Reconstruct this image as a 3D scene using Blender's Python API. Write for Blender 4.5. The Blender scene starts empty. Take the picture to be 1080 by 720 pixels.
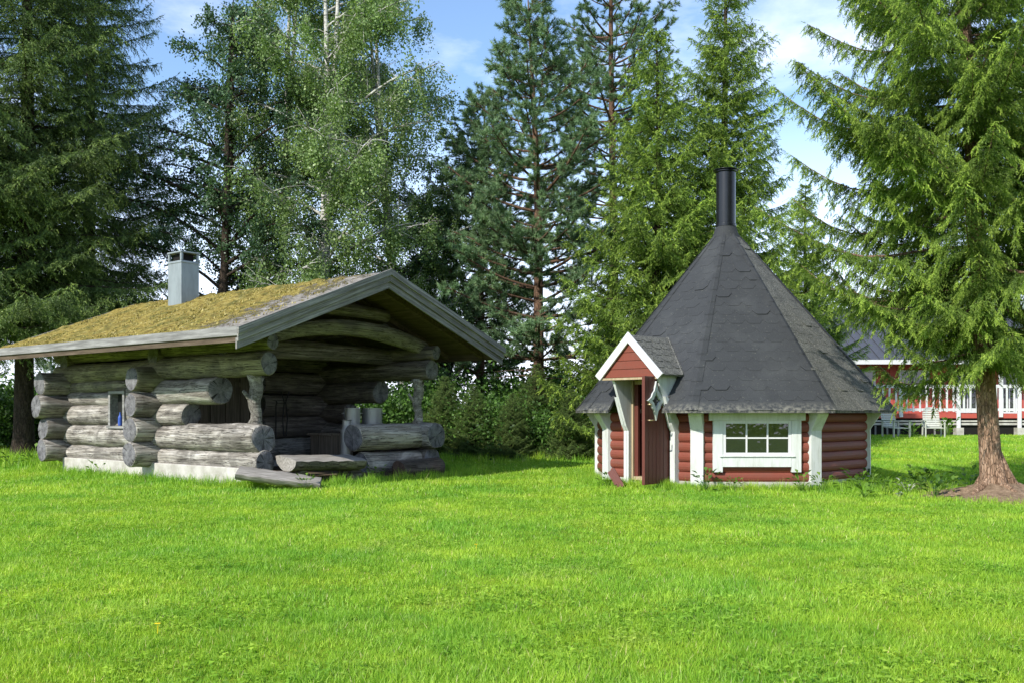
import bpy, math, random
import numpy as np
from mathutils import Vector, Matrix, Quaternion
R = math.radians
sc = bpy.context.scene
col = sc.collection
# ---------------------------------------------------------------- camera, sky, sun, exposure
CAMH = 1.25
FPX = 1010.0
cam_d = bpy.data.cameras.new('camera')
cam_d.sensor_width = 36.0
cam_d.lens = 36.0 * FPX / 1080.0
cam_d.shift_y = 74.0 / 1080.0
cam_d.clip_start = 0.05
cam_d.clip_end = 3000
cam = bpy.data.objects.new('camera', cam_d); col.objects.link(cam)
cam.location = (0, 0, CAMH); cam.rotation_euler = (R(90), 0, 0)
sc.camera = cam

SUN_AZ = 40.0      # degrees to the left of straight behind the camera
SUN_EL = 37.0
sdir = Vector((-math.sin(R(SUN_AZ)) * math.cos(R(SUN_EL)), -math.cos(R(SUN_AZ)) * math.cos(R(SUN_EL)), math.sin(R(SUN_EL))))
sun_d = bpy.data.lights.new('sun', 'SUN'); sun_d.energy = 3.8; sun_d.angle = R(0.55); sun_d.color = (1.0, 0.955, 0.88)
sun = bpy.data.objects.new('sun', sun_d); col.objects.link(sun)
sun.rotation_euler = (-sdir).to_track_quat('-Z', 'Y').to_euler()

world = bpy.data.worlds.new('World'); sc.world = world; world.use_nodes = True
wn = world.node_tree.nodes; wl = world.node_tree.links
for n in list(wn): wn.remove(n)
sky = wn.new('ShaderNodeTexSky'); sky.sky_type = 'NISHITA'; sky.sun_disc = False
sky.sun_elevation = R(SUN_EL); sky.sun_rotation = math.atan2(sdir.x, sdir.y)
sky.air_density = 1.0; sky.dust_density = 0.3; sky.ozone_density = 3.0
tc = wn.new('ShaderNodeTexCoord')
mp = wn.new('ShaderNodeMapping'); mp.inputs['Scale'].default_value = (1.0, 1.0, 2.6); mp.inputs['Location'].default_value = (0.37, 0.1, 0.22)
ns = wn.new('ShaderNodeTexNoise'); ns.inputs['Scale'].default_value = 3.0; ns.inputs['Detail'].default_value = 8; ns.inputs['Roughness'].default_value = 0.58
rp = wn.new('ShaderNodeValToRGB'); rp.color_ramp.elements[0].position = 0.50; rp.color_ramp.elements[1].position = 0.70
sp = wn.new('ShaderNodeSeparateXYZ')
rz = wn.new('ShaderNodeMapRange'); rz.inputs['From Min'].default_value = 0.30; rz.inputs['From Max'].default_value = 0.05
rz.inputs['To Min'].default_value = 0.0; rz.inputs['To Max'].default_value = 0.85
mx = wn.new('ShaderNodeMath'); mx.operation = 'MAXIMUM'; mx.use_clamp = True
mixc = wn.new('ShaderNodeMix'); mixc.data_type = 'RGBA'
mixc.inputs['B'].default_value = (6.6, 6.9, 8.2, 1)
bg = wn.new('ShaderNodeBackground'); bg.inputs['Strength'].default_value = 0.15
wo = wn.new('ShaderNodeOutputWorld')
wl.new(tc.outputs['Generated'], mp.inputs['Vector']); wl.new(mp.outputs[0], ns.inputs['Vector']); wl.new(ns.outputs['Fac'], rp.inputs['Fac'])
wl.new(tc.outputs['Generated'], sp.inputs[0]); wl.new(sp.outputs['Z'], rz.inputs['Value'])
rpm = wn.new('ShaderNodeMath'); rpm.operation = 'MULTIPLY'; rpm.inputs[1].default_value = 0.6
wl.new(rp.outputs['Color'], rpm.inputs[0])
wl.new(rpm.outputs[0], mx.inputs[0]); wl.new(rz.outputs[0], mx.inputs[1])
wl.new(mx.outputs[0], mixc.inputs['Factor']); wl.new(sky.outputs['Color'], mixc.inputs['A'])
wl.new(mixc.outputs['Result'], bg.inputs['Color']); wl.new(bg.outputs[0], wo.inputs['Surface'])

sc.view_settings.view_transform = 'Standard'; sc.view_settings.look = 'None'
sc.view_settings.exposure = 0.78; sc.view_settings.gamma = 1.0
sc.render.resolution_x = 1024; sc.render.resolution_y = 682
sc.cycles.max_bounces = 5; sc.cycles.diffuse_bounces = 3; sc.cycles.transmission_bounces = 3; sc.cycles.transparent_max_bounces = 6

# ---------------------------------------------------------------- helpers
def link(name, me, mats, parent=None, loc=None, quat=None):
    o = bpy.data.objects.new(name, me); col.objects.link(o)
    for m in (mats if isinstance(mats, (list, tuple)) else [mats]): me.materials.append(m)
    if loc is not None: o.location = loc
    if quat is not None: o.rotation_mode = 'QUATERNION'; o.rotation_quaternion = quat
    if parent is not None: o.parent = parent
    return o
def tag(o, label=None, cat=None, group=None, kind=None):
    if label: o['label'] = label
    if cat: o['category'] = cat
    if group: o['group'] = group
    if kind: o['kind'] = kind
    return o
def empty(name, loc, rz=0, scale=1.0):
    o = bpy.data.objects.new(name, None); col.objects.link(o); o.empty_display_size = 0.2
    o.location = loc; o.rotation_euler = (0, 0, rz); o.scale = (scale,) * 3 if not hasattr(scale, '__len__') else scale
    return o
def copy_tree(o, parent=None):
    c = o.copy(); col.objects.link(c); c.parent = parent
    for ch in list(o.children): copy_tree(ch, c)
    return c
def pmesh(name, V, k, tone=None, tris=None):
    """V (n*k,3): every k vertices are one face"""
    V = np.asarray(V, dtype=np.float32).reshape(-1, 3); n = len(V); f = n // k
    me = bpy.data.meshes.new(name)
    me.vertices.add(n); me.vertices.foreach_set('co', V.ravel())
    me.loops.add(n); me.loops.foreach_set('vertex_index', np.arange(n, dtype=np.int32))
    me.polygons.add(f); me.polygons.foreach_set('loop_start', np.arange(0, n, k, dtype=np.int32))
    me.update(calc_edges=True)
    if tone is not None:
        a = me.attributes.new('tone', 'FLOAT', 'FACE'); a.data.foreach_set('value', np.asarray(tone, dtype=np.float32).ravel())
    return me
class MB:
    def __init__(s): s.v = []; s.f = []; s.m = []
    def add(s, vs, fs, mi=0):
        b = len(s.v); s.v += [tuple(v) for v in vs]; s.f += [tuple(i + b for i in f) for f in fs]; s.m += [mi] * len(fs); return s
    def box(s, x0, x1, y0, y1, z0, z1, M=None, mi=0):
        vs = [Vector(p) for p in ((x0,y0,z0),(x1,y0,z0),(x1,y1,z0),(x0,y1,z0),(x0,y0,z1),(x1,y0,z1),(x1,y1,z1),(x0,y1,z1))]
        if M is not None: vs = [M @ v for v in vs]
        return s.add(vs, [(3,2,1,0),(4,5,6,7),(0,1,5,4),(1,2,6,5),(2,3,7,6),(3,0,4,7)], mi)
    def prism(s, poly, a, b, M=None, mi=0):
        """poly of (x,z); extruded along y from a to b"""
        n = len(poly)
        vs = [Vector((p[0], a, p[1])) for p in poly] + [Vector((p[0], b, p[1])) for p in poly]
        if M is not None: vs = [M @ v for v in vs]
        fs = [tuple(range(n)), tuple(range(2*n-1, n-1, -1))] + [((i+1) % n, i, i+n, (i+1) % n + n) for i in range(n)]
        return s.add(vs, fs, mi)
    def tube(s, pts, rs, seg=8, cap=True, mi=0):
        pts = [Vector(p) for p in pts]; n = len(pts); rings = []
        dm_ = (pts[-1]-pts[0]).normalized(); up = Vector((0, 0, 1)) if abs(dm_.z) < 0.75 else Vector((1, 0, 0))
        for i, p in enumerate(pts):
            t = (pts[min(i+1, n-1)] - pts[max(i-1, 0)]).normalized()
            a = up.cross(t)
            if a.length < 0.05: a = Vector((0, 1, 0)).cross(t)
            a.normalize(); b = t.cross(a)
            r = rs[i] if hasattr(rs, '__len__') else rs
            rings.append([p + (a*math.cos(2*math.pi*k/seg) + b*math.sin(2*math.pi*k/seg))*r for k in range(seg)])
        vs = [v for r_ in rings for v in r_]
        fs = [(i*seg+k, i*seg+(k+1) % seg, (i+1)*seg+(k+1) % seg, (i+1)*seg+k) for i in range(n-1) for k in range(seg)]
        if cap: fs += [tuple(range(seg-1, -1, -1)), tuple(range((n-1)*seg, n*seg))]
        return s.add(vs, fs, mi)
    def lathe(s, prof, seg=24, c=(0,0), mi=0):
        vs = [(c[0]+r*math.cos(2*math.pi*k/seg), c[1]+r*math.sin(2*math.pi*k/seg), z) for r, z in prof for k in range(seg)]
        n = len(prof)
        fs = [(i*seg+k, i*seg+(k+1) % seg, (i+1)*seg+(k+1) % seg, (i+1)*seg+k) for i in range(n-1) for k in range(seg)]
        return s.add(vs, fs, mi)
    def build(s, name, mats, parent=None, smooth=False, bevel=0, loc=None, quat=None, fix=True):
        me = bpy.data.meshes.new(name); me.from_pydata(s.v, [], s.f); me.validate()
        for p, m in zip(me.polygons, s.m): p.material_index = m
        if fix:
            import bmesh
            bm = bmesh.new(); bm.from_mesh(me); bmesh.ops.recalc_face_normals(bm, faces=bm.faces); bm.to_mesh(me); bm.free()
        if smooth: me.shade_smooth()
        o = link(name, me, mats, parent, loc, quat)
        if bevel:
            b = o.modifiers.new('bevel', 'BEVEL'); b.width = bevel; b.segments = 2; b.limit_method = 'ANGLE'
        return o

# ---------------------------------------------------------------- materials
class NT:
    def __init__(s, name):
        s.m = bpy.data.materials.new(name); s.m.use_nodes = True
        s.n = s.m.node_tree.nodes; s.l = s.m.node_tree.links
        s.b = s.n['Principled BSDF']; s.out = s.n['Material Output']
    def node(s, t, **kw):
        x = s.n.new(t)
        for k, v in kw.items(): setattr(x, k, v)
        return x
    def L(s, a, b): s.l.new(a, b)
    def coord(s, kind='Object', scale=(1,1,1), rnd=False):
        t = s.node('ShaderNodeTexCoord'); m = s.node('ShaderNodeMapping'); m.inputs['Scale'].default_value = scale
        s.L(t.outputs[kind], m.inputs['Vector'])
        if rnd:
            oi = s.node('ShaderNodeObjectInfo'); mu = s.node('ShaderNodeMath', operation='MULTIPLY'); mu.inputs[1].default_value = 37.0
            s.L(oi.outputs['Random'], mu.inputs[0]); s.L(mu.outputs[0], m.inputs['Location'])
        return m.outputs[0]
    def noise(s, vec, scale, detail=4, rough=0.55, dist=0):
        x = s.node('ShaderNodeTexNoise'); x.inputs['Scale'].default_value = scale; x.inputs['Detail'].default_value = detail
        x.inputs['Roughness'].default_value = rough; x.inputs['Distortion'].default_value = dist
        s.L(vec, x.inputs['Vector']); return x.outputs['Fac']
    def ramp(s, fac, stops):
        x = s.node('ShaderNodeValToRGB'); r = x.color_ramp
        while len(r.elements) < len(stops): r.elements.new(0.5)
        for e, (p, c) in zip(r.elements, stops):
            e.position = p; e.color = (*c, 1) if hasattr(c, '__len__') else (c, c, c, 1)
        s.L(fac, x.inputs['Fac']); return x.outputs['Color']
    def mix(s, f, a, b, mode='MIX'):
        x = s.node('ShaderNodeMix', data_type='RGBA', blend_type=mode)
        for k, v in (('Factor', f), ('A', a), ('B', b)):
            if isinstance(v, (int, float)): x.inputs[k].default_value = v
            elif isinstance(v, tuple): x.inputs[k].default_value = (*v, 1)
            else: s.L(v, x.inputs[k])
        return x.outputs['Result']
    def bump(s, h, strength=0.4, dist=0.02):
        x = s.node('ShaderNodeBump'); x.inputs['Strength'].default_value = strength; x.inputs['Distance'].default_value = dist
        s.L(h, x.inputs['Height']); s.L(x.outputs[0], s.b.inputs['Normal']); return x
    def fin(s, colr, rough=0.8, spec=0.3, metal=0.0):
        if isinstance(colr, tuple): s.b.inputs['Base Color'].default_value = (*colr, 1)
        else: s.L(colr, s.b.inputs['Base Color'])
        s.b.inputs['Roughness'].default_value = rough; s.b.inputs['Specular IOR Level'].default_value = spec; s.b.inputs['Metallic'].default_value = metal
        return s.m

def m_log(name, c_dark, c_mid, c_light, green=0.0):
    t = NT(name); v = t.coord('Object', (0.35, 3.2, 3.2), True); v2 = t.coord('Object', (1, 1, 1), True)
    v3 = t.coord('Object', (0.12, 9, 9), True)
    f = t.noise(v, 4.0, 6, 0.65); base = t.ramp(f, [(0.3, c_dark), (0.5, c_mid), (0.72, c_light)])
    blot = t.ramp(t.noise(v2, 1.7, 4, 0.6, 0.6), [(0.46, 0.0), (0.60, 1.0)])
    base = t.mix(blot, base, t.mix(0.6, base, (0.12, 0.108, 0.095)))
    if green: 
        g = t.ramp(t.noise(v2, 1.1, 3), [(0.35, 0.0), (0.6, 1.0)])
        gg = t.node('ShaderNodeMath', operation='MULTIPLY'); gg.inputs[1].default_value = green; t.L(g, gg.inputs[0])
        base = t.mix(gg.outputs[0], base, (0.15, 0.16, 0.055))
    cr = t.ramp(t.noise(v3, 3.2, 3, 0.5, 0.1), [(0.0, 1.0), (0.47, 1.0), (0.50, 0.0), (0.52, 1.0)])
    v4 = t.coord('Object', (0.25, 16, 16), True); cr2 = t.ramp(t.noise(v4, 2.3, 3, 0.6, 0.2), [(0.0, 1.0), (0.565, 1.0), (0.58, 0.15), (0.60, 1.0)]); cr = t.mix(1.0, cr, cr2, 'MULTIPLY')
    kn = t.node('ShaderNodeTexVoronoi'); kn.inputs['Scale'].default_value = 1.6; t.L(t.coord('Object', (0.8, 1, 1), True), kn.inputs['Vector']); cr = t.mix(1.0, cr, t.ramp(kn.outputs['Distance'], [(0.0, 0.25), (0.045, 0.4), (0.06, 1.0)]), 'MULTIPLY')
    fine = t.noise(t.coord('Object', (2.0, 45, 45), True), 2.0, 3)
    base = t.mix(cr, (0.03, 0.026, 0.022), base)
    base = t.mix(0.35, base, t.ramp(fine, [(0.3, 0.35), (0.7, 1.0)]), 'MULTIPLY')
    hh = t.mix(0.5, cr, fine)
    t.bump(hh, 0.9, 0.02)
    return t.fin(base, 0.85, 0.2)
def m_logend(name, tint=(0.17, 0.16, 0.15), tint2=(0.30, 0.29, 0.28)):
    t = NT(name); tcn = t.node('ShaderNodeTexCoord'); sx = t.node('ShaderNodeSeparateXYZ'); t.L(tcn.outputs['Object'], sx.inputs[0])
    at = t.node('ShaderNodeMath', operation='ARCTAN2'); t.L(sx.outputs['Y'], at.inputs[0]); t.L(sx.outputs['Z'], at.inputs[1])
    oi = t.node('ShaderNodeObjectInfo'); ad = t.node('ShaderNodeMath', operation='ADD'); t.L(at.outputs[0], ad.inputs[0])
    mu = t.node('ShaderNodeMath', operation='MULTIPLY'); mu.inputs[1].default_value = 50; t.L(oi.outputs['Random'], mu.inputs[0]); t.L(mu.outputs[0], ad.inputs[1])
    n1 = t.node('ShaderNodeTexNoise', noise_dimensions='1D'); n1.inputs['Scale'].default_value = 1.25; n1.inputs['Detail'].default_value = 2
    t.L(ad.outputs[0], n1.inputs['W'])
    crk = t.ramp(n1.outputs['Fac'], [(0.0, 1.0), (0.475, 1.0), (0.5, 0.0), (0.525, 1.0)])
    crk = t.mix(t.ramp(t.noise(t.coord('Object', (1,1,1), True), 6, 2), [(0.45, 0.0), (0.6, 0.9)]), crk, (1, 1, 1))
    v = t.coord('Object', (0.2, 1, 1)); wv = t.node('ShaderNodeTexWave', wave_type='RINGS', rings_direction='X'); wv.inputs['Scale'].default_value = 14; wv.inputs['Distortion'].default_value = 3; wv.inputs['Detail'].default_value = 2
    t.L(v, wv.inputs['Vector'])
    b = t.ramp(t.noise(t.coord('Object', (1,1,1), True), 9, 5, 0.7), [(0.3, tint), (0.7, tint2)])
    b = t.mix(0.35, b, t.ramp(wv.outputs['Fac'], [(0.2, 0.55), (0.8, 1.0)]), 'MULTIPLY')
    b = t.mix(crk, (0.012, 0.01, 0.01), b)
    t.bump(t.mix(0.5, crk, wv.outputs['Fac']), 0.6, 0.015)
    return t.fin(b, 0.9, 0.15)
LOG = m_log('weathered_log_wood', (0.14, 0.122, 0.10), (0.39, 0.36, 0.315), (0.64, 0.61, 0.56))
LOGG = m_log('algae_tinted_log_wood', (0.16, 0.145, 0.10), (0.30, 0.28, 0.19), (0.42, 0.39, 0.29), 0.22)
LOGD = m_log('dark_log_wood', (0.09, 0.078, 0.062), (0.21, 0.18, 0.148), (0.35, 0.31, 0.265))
LOGB = m_log('brown_log_wood', (0.06, 0.04, 0.03), (0.13, 0.09, 0.07), (0.24, 0.18, 0.15))
LEND = m_logend('log_end_grain', (0.075, 0.072, 0.078), (0.25, 0.245, 0.25))
LENDB = m_logend('brown_log_end_grain', (0.07, 0.045, 0.035), (0.14, 0.09, 0.07))

def m_paint(name, c, dirt=(0.3, 0.28, 0.24), amt=0.3, rough=0.55, sc_=(3, 3, 0.6), bumpy=0.2):
    t = NT(name); v = t.coord('Object', sc_)
    f = t.noise(v, 3.0, 6, 0.65); d = t.ramp(f, [(0.48, 0.0), (0.75, amt)])
    g = t.noise(t.coord('Object', (14, 14, 1.2)), 4, 4)
    b = t.mix(d, c, dirt); b = t.mix(0.22, b, t.ramp(g, [(0.3, 0.5), (0.7, 1.0)]), 'MULTIPLY')
    t.bump(g, bumpy, 0.006); return t.fin(b, rough, 0.35)
WHITE = m_paint('white_paint', (0.58, 0.60, 0.575), (0.30, 0.31, 0.24), 0.6)
WHITE2 = m_paint('clean_white_paint', (0.60, 0.60, 0.60), (0.5, 0.5, 0.46), 0.3)
RED = m_paint('red_stained_logs', (0.19, 0.048, 0.029), (0.13, 0.06, 0.042), 0.6, 0.6, (0.8, 0.8, 4), 0.3)
REDD = m_paint('dark_red_door_stain', (0.115, 0.030, 0.020), (0.07, 0.03, 0.022), 0.6, 0.5, (5, 5, 0.5), 0.4)
REDW = m_paint('red_house_boards', (0.42, 0.075, 0.055), (0.3, 0.09, 0.07), 0.4, 0.7, (5, 5, 0.5), 0.2)
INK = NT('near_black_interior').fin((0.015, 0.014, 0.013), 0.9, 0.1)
CONC = None
def m_conc():
    t = NT('pale_concrete'); v = t.coord('Object', (1, 1, 1)); f = t.noise(v, 3.5, 8, 0.65); g = t.noise(v, 40, 4)
    b = t.ramp(f, [(0.3, (0.27, 0.25, 0.21)), (0.55, (0.44, 0.42, 0.38)), (0.8, (0.55, 0.53, 0.49))])
    t.bump(t.mix(0.5, f, g), 0.5, 0.02); return t.fin(b, 0.9, 0.2)
CONC = m_conc()
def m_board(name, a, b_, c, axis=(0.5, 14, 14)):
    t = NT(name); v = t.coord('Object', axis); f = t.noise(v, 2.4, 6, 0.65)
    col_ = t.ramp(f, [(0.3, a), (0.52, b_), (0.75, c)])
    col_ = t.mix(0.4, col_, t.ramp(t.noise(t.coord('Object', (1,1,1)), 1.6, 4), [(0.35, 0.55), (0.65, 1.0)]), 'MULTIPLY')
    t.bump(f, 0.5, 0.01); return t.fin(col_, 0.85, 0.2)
FASC = m_board('weathered_grey_board', (0.13, 0.125, 0.12), (0.23, 0.225, 0.215), (0.38, 0.375, 0.36), (9, 0.5, 9))
def m_gable_board():
    t = NT('weathered_gable_board'); tcn = t.node('ShaderNodeTexCoord'); sx = t.node('ShaderNodeSeparateXYZ'); t.L(tcn.outputs['Object'], sx.inputs[0])
    def M(op, a, b=None):
        x = t.node('ShaderNodeMath', operation=op)
        for i_, v_ in enumerate((a, b)):
            if v_ is None: continue
            if isinstance(v_, (int, float)): x.inputs[i_].default_value = v_
            else: t.L(v_, x.inputs[i_])
        return x.outputs[0]
    ax_ = M('ABSOLUTE', M('SUBTRACT', sx.outputs['X'], 2.195)); g_ = M('ADD', sx.outputs['Z'], M('MULTIPLY', ax_, 0.389))
    cb = t.node('ShaderNodeCombineXYZ'); t.L(M('MULTIPLY', sx.outputs['X'], 0.8), cb.inputs[0]); t.L(M('MULTIPLY', g_, 26.0), cb.inputs[1]); t.L(M('MULTIPLY', sx.outputs['Y'], 6.0), cb.inputs[2])
    f = t.noise(cb.outputs[0], 1.6, 6, 0.6); c = t.ramp(f, [(0.3, (0.09, 0.085, 0.075)), (0.5, (0.22, 0.21, 0.195)), (0.75, (0.40, 0.385, 0.36))])
    c = t.mix(0.5, c, t.ramp(t.noise(t.coord('Object', (1, 1, 1)), 2.2, 5, 0.65), [(0.35, 0.5), (0.65, 1.0)]), 'MULTIPLY')
    t.bump(f, 0.6, 0.01); return t.fin(c, 0.88, 0.2)
FASCG = m_gable_board()
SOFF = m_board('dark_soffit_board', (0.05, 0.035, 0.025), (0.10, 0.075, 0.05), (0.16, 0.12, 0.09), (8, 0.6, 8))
PLANKV = m_board('dark_vertical_plank', (0.06, 0.05, 0.035), (0.13, 0.105, 0.08), (0.22, 0.19, 0.155), (14, 14, 0.6))
PLANKL = m_board('grey_split_plank', (0.14, 0.13, 0.11), (0.28, 0.26, 0.23), (0.42, 0.40, 0.36), (1.2, 12, 12))
PALEW = m_board('pale_frame_wood', (0.30, 0.22, 0.13), (0.42, 0.33, 0.2), (0.5, 0.42, 0.3), (14, 14, 0.6))
def m_moss():
    t = NT('mossy_roof_felt'); v = t.coord('Object', (1, 1, 1))
    # bare felt towards the near gable, moss elsewhere: patch shapes from noise plus place
    sx = t.node('ShaderNodeSeparateXYZ'); t.L(v, sx.inputs[0])
    mr = t.node('ShaderNodeMapRange'); mr.inputs['From Min'].default_value = -0.9; mr.inputs['From Max'].default_value = 1.2; t.L(sx.outputs['Y'], mr.inputs['Value'])
    n = t.noise(v, 2.4, 9, 0.8, 0.5)
    ad = t.node('ShaderNodeMath', operation='ADD'); t.L(n, ad.inputs[0])
    m5 = t.node('ShaderNodeMath', operation='MULTIPLY'); m5.inputs[1].default_value = 0.3; t.L(mr.outputs[0], m5.inputs[0]); t.L(m5.outputs[0], ad.inputs[1])
    mask = t.ramp(ad.outputs[0], [(0.57, 0.0), (0.66, 1.0)])
    mossc = t.ramp(t.noise(v, 7, 7, 0.75), [(0.30, (0.085, 0.06, 0.025)), (0.42, (0.22, 0.165, 0.045)), (0.55, (0.37, 0.29, 0.075)), (0.74, (0.50, 0.44, 0.24))])
    greenm = t.ramp(t.noise(v, 2.3, 6, 0.7), [(0.48, 0.0), (0.62, 0.75)])
    mossc = t.mix(greenm, mossc, (0.10, 0.115, 0.035))
    felt = t.ramp(t.noise(v, 9, 7, 0.7), [(0.3, (0.10, 0.09, 0.075)), (0.6, (0.26, 0.24, 0.21)), (0.8, (0.36, 0.34, 0.3))])
    b = t.mix(mask, felt, mossc)
    h = t.mix(mask, 0.0 and (0,0,0) or (0.2, 0.2, 0.2), t.ramp(t.noise(v, 16, 7, 0.75), [(0.2, 0.3), (0.8, 1.0)]))
    t.bump(h, 1.0, 0.06); return t.fin(b, 0.95, 0.1)
MOSS = m_moss()
def m_shingle(name, base, hi, dusty):
    t = NT(name); v = t.coord('Object', (1, 1, 1)); g = t.noise(v, 160, 3, 0.7); f = t.noise(v, 1.4, 6, 0.65)
    b = t.ramp(g, [(0.3, base), (0.7, hi)])
    at = t.node('ShaderNodeAttribute', attribute_name='tone')
    b = t.mix(0.35, b, t.ramp(at.outputs['Fac'], [(0, 0.62), (1, 1.0)]), 'MULTIPLY')
    d = t.ramp(f, [(0.5, 0.0), (0.8, 0.5)]); b = t.mix(d, b, dusty)
    sp_ = t.ramp(t.noise(v, 30, 4, 0.8), [(0.62, 0.0), (0.70, 0.6)]); b = t.mix(sp_, b, (0.20, 0.20, 0.15))
    # pale lichen crust along the lowest courses
    sz_ = t.node('ShaderNodeSeparateXYZ'); t.L(v, sz_.inputs[0]); mr_ = t.node('ShaderNodeMapRange'); mr_.inputs['From Min'].default_value = 1.42; mr_.inputs['From Max'].default_value = 1.26; t.L(sz_.outputs['Z'], mr_.inputs['Value'])
    lm = t.node('ShaderNodeMath', operation='MULTIPLY'); t.L(mr_.outputs[0], lm.inputs[0]); t.L(t.ramp(t.noise(v, 14, 5, 0.75), [(0.42, 0.0), (0.62, 0.9)]), lm.inputs[1]); b = t.mix(lm.outputs[0], b, (0.20, 0.195, 0.16))
    t.bump(g, 0.35, 0.004); return t.fin(b, 0.82, 0.35)
SHING = m_shingle('charcoal_bitumen_shingle', (0.020, 0.022, 0.024), (0.046, 0.050, 0.054), (0.075, 0.08, 0.08))
def m_oldshingle():
    t = NT('lichened_old_shingle'); v = t.coord('Object', (1, 1, 1)); g = t.noise(v, 45, 6, 0.8); f = t.noise(v, 4, 5, 0.7)
    b = t.ramp(g, [(0.36, (0.035, 0.035, 0.033)), (0.52, (0.14, 0.14, 0.125)), (0.68, (0.34, 0.34, 0.30))])
    b = t.mix(t.ramp(f, [(0.45, 0.0), (0.7, 0.55)]), b, (0.045, 0.047, 0.05))
    t.bump(g, 0.8, 0.01); return t.fin(b, 0.9, 0.2)
OLDSH = m_oldshingle()
def m_metal(name, c, rough, metal=0.6):
    t = NT(name); v = t.coord('Object', (2, 2, 0.7)); f = t.noise(v, 4, 5, 0.6)
    b = t.mix(t.ramp(f, [(0.4, 0.0), (0.75, 0.6)]), c, tuple(x*0.6 for x in c)); return t.fin(b, rough, 0.5, metal)
GALV = m_metal('galvanised_sheet', (0.29, 0.33, 0.345), 0.5, 0.35)
GALVD = m_metal('dull_pot_metal', (0.42, 0.42, 0.39), 0.45, 0.5)
BLACKM = m_metal('black_flue_metal', (0.012, 0.013, 0.016), 0.28, 0.2)
BRASS = m_metal('worn_brass', (0.65, 0.5, 0.3), 0.35, 0.8)
IRON = m_metal('black_iron', (0.02, 0.02, 0.02), 0.6, 0.5)
ROOFM = m_metal('dark_grey_roof_sheet', (0.07, 0.075, 0.09), 0.55, 0.1)
def m_glass():
    t = NT('window_glass'); t.fin((0.012, 0.016, 0.014), 0.04, 1.0); t.bump(t.noise(t.coord('Object', (1, 1, 1)), 3.5, 3), 0.25, 0.02); return t.m
GLASS = m_glass()
BLUEP = NT('blue_plastic').fin((0.03, 0.08, 0.35), 0.5, 0.4)

def m_leaf(name, stops, trans=0.3, big=0.5, gloss=0.5, spec=0.25, tr=None):
    """foliage: colour from a per-leaf tone (random, raised at spruce tips) and a soft large-scale variation"""
    t = NT(name); at = t.node('ShaderNodeAttribute', attribute_name='tone')
    b = t.ramp(at.outputs['Fac'], stops)
    v = t.coord('Object', (1, 1, 1)); n = t.noise(v, big, 3, 0.6)
    hs = t.node('ShaderNodeHueSaturation'); mrr = t.node('ShaderNodeMapRange'); mrr.inputs['From Min'].default_value = 0.3; mrr.inputs['From Max'].default_value = 0.7
    mrr.inputs['To Min'].default_value = 0.72; mrr.inputs['To Max'].default_value = 1.3
    t.L(n, mrr.inputs['Value']); t.L(mrr.outputs[0], hs.inputs['Value']); t.L(b, hs.inputs['Color'])
    t.fin(hs.outputs[0], gloss, spec)
    if trans:
        tn = t.node('ShaderNodeBsdfTranslucent'); ms = t.node('ShaderNodeMixShader'); ms.inputs[0].default_value = trans
        tcol = t.mix(1.0, hs.outputs[0], tr or (1.0, 1.15, 0.45), 'MULTIPLY'); t.L(tcol, tn.inputs['Color'])
        t.L(t.b.outputs[0], ms.inputs[1]); t.L(tn.outputs[0], ms.inputs[2]); t.L(ms.outputs[0], t.out.inputs['Surface'])
    return t.m
SPR_SUN = m_leaf('spruce_needles_sunlit', [(0.0, (0.060, 0.105, 0.026)), (0.4, (0.17, 0.26, 0.045)), (1.0, (0.44, 0.56, 0.09))], 0.38, 0.9)  # sunlit look mixed into the needle colour
SPR_SHADE = m_leaf('spruce_needles_shaded', [(0.0, (0.039, 0.068, 0.024)), (0.4, (0.099, 0.154, 0.042)), (1.0, (0.253, 0.330, 0.077))], 0.22, 0.6)  # darker copy: shaded, backlit look put into the needle colour
SPR_MID = m_leaf('spruce_needles_mid', [(0.0, (0.054, 0.103, 0.028)), (0.4, (0.151, 0.248, 0.049)), (1.0, (0.367, 0.497, 0.097))], 0.32, 0.6)
PINEN = m_leaf('pine_needles', [(0.0, (0.069, 0.125, 0.060)), (0.6, (0.138, 0.225, 0.106)), (1.0, (0.250, 0.350, 0.163))], 0.22, 0.6)
BIRL = m_leaf('birch_leaves', [(0.0, (0.090, 0.146, 0.050)), (0.6, (0.190, 0.280, 0.095)), (1.0, (0.381, 0.470, 0.190))], 0.38, 0.5, 0.42, 0.4)
ALDL = m_leaf('dark_alder_leaves', [(0.0, (0.035, 0.075, 0.040)), (0.6, (0.070, 0.13, 0.062)), (1.0, (0.15, 0.23, 0.11))], 0.3, 0.5, 0.42, 0.4)
BUSHL = m_leaf('bush_leaves', [(0.0, (0.033, 0.072, 0.016)), (0.6, (0.065, 0.143, 0.026)), (1.0, (0.130, 0.247, 0.046))], 0.35, 0.7)
WEEDL = m_leaf('weed_leaves', [(0.0, (0.07, 0.14, 0.02)), (0.6, (0.13, 0.24, 0.035)), (1.0, (0.22, 0.34, 0.06))], 0.4, 0.9)
SILVL = m_leaf('silvery_wilted_leaves', [(0.0, (0.25, 0.29, 0.2)), (1.0, (0.6, 0.62, 0.52))], 0.2, 0.9)
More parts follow.
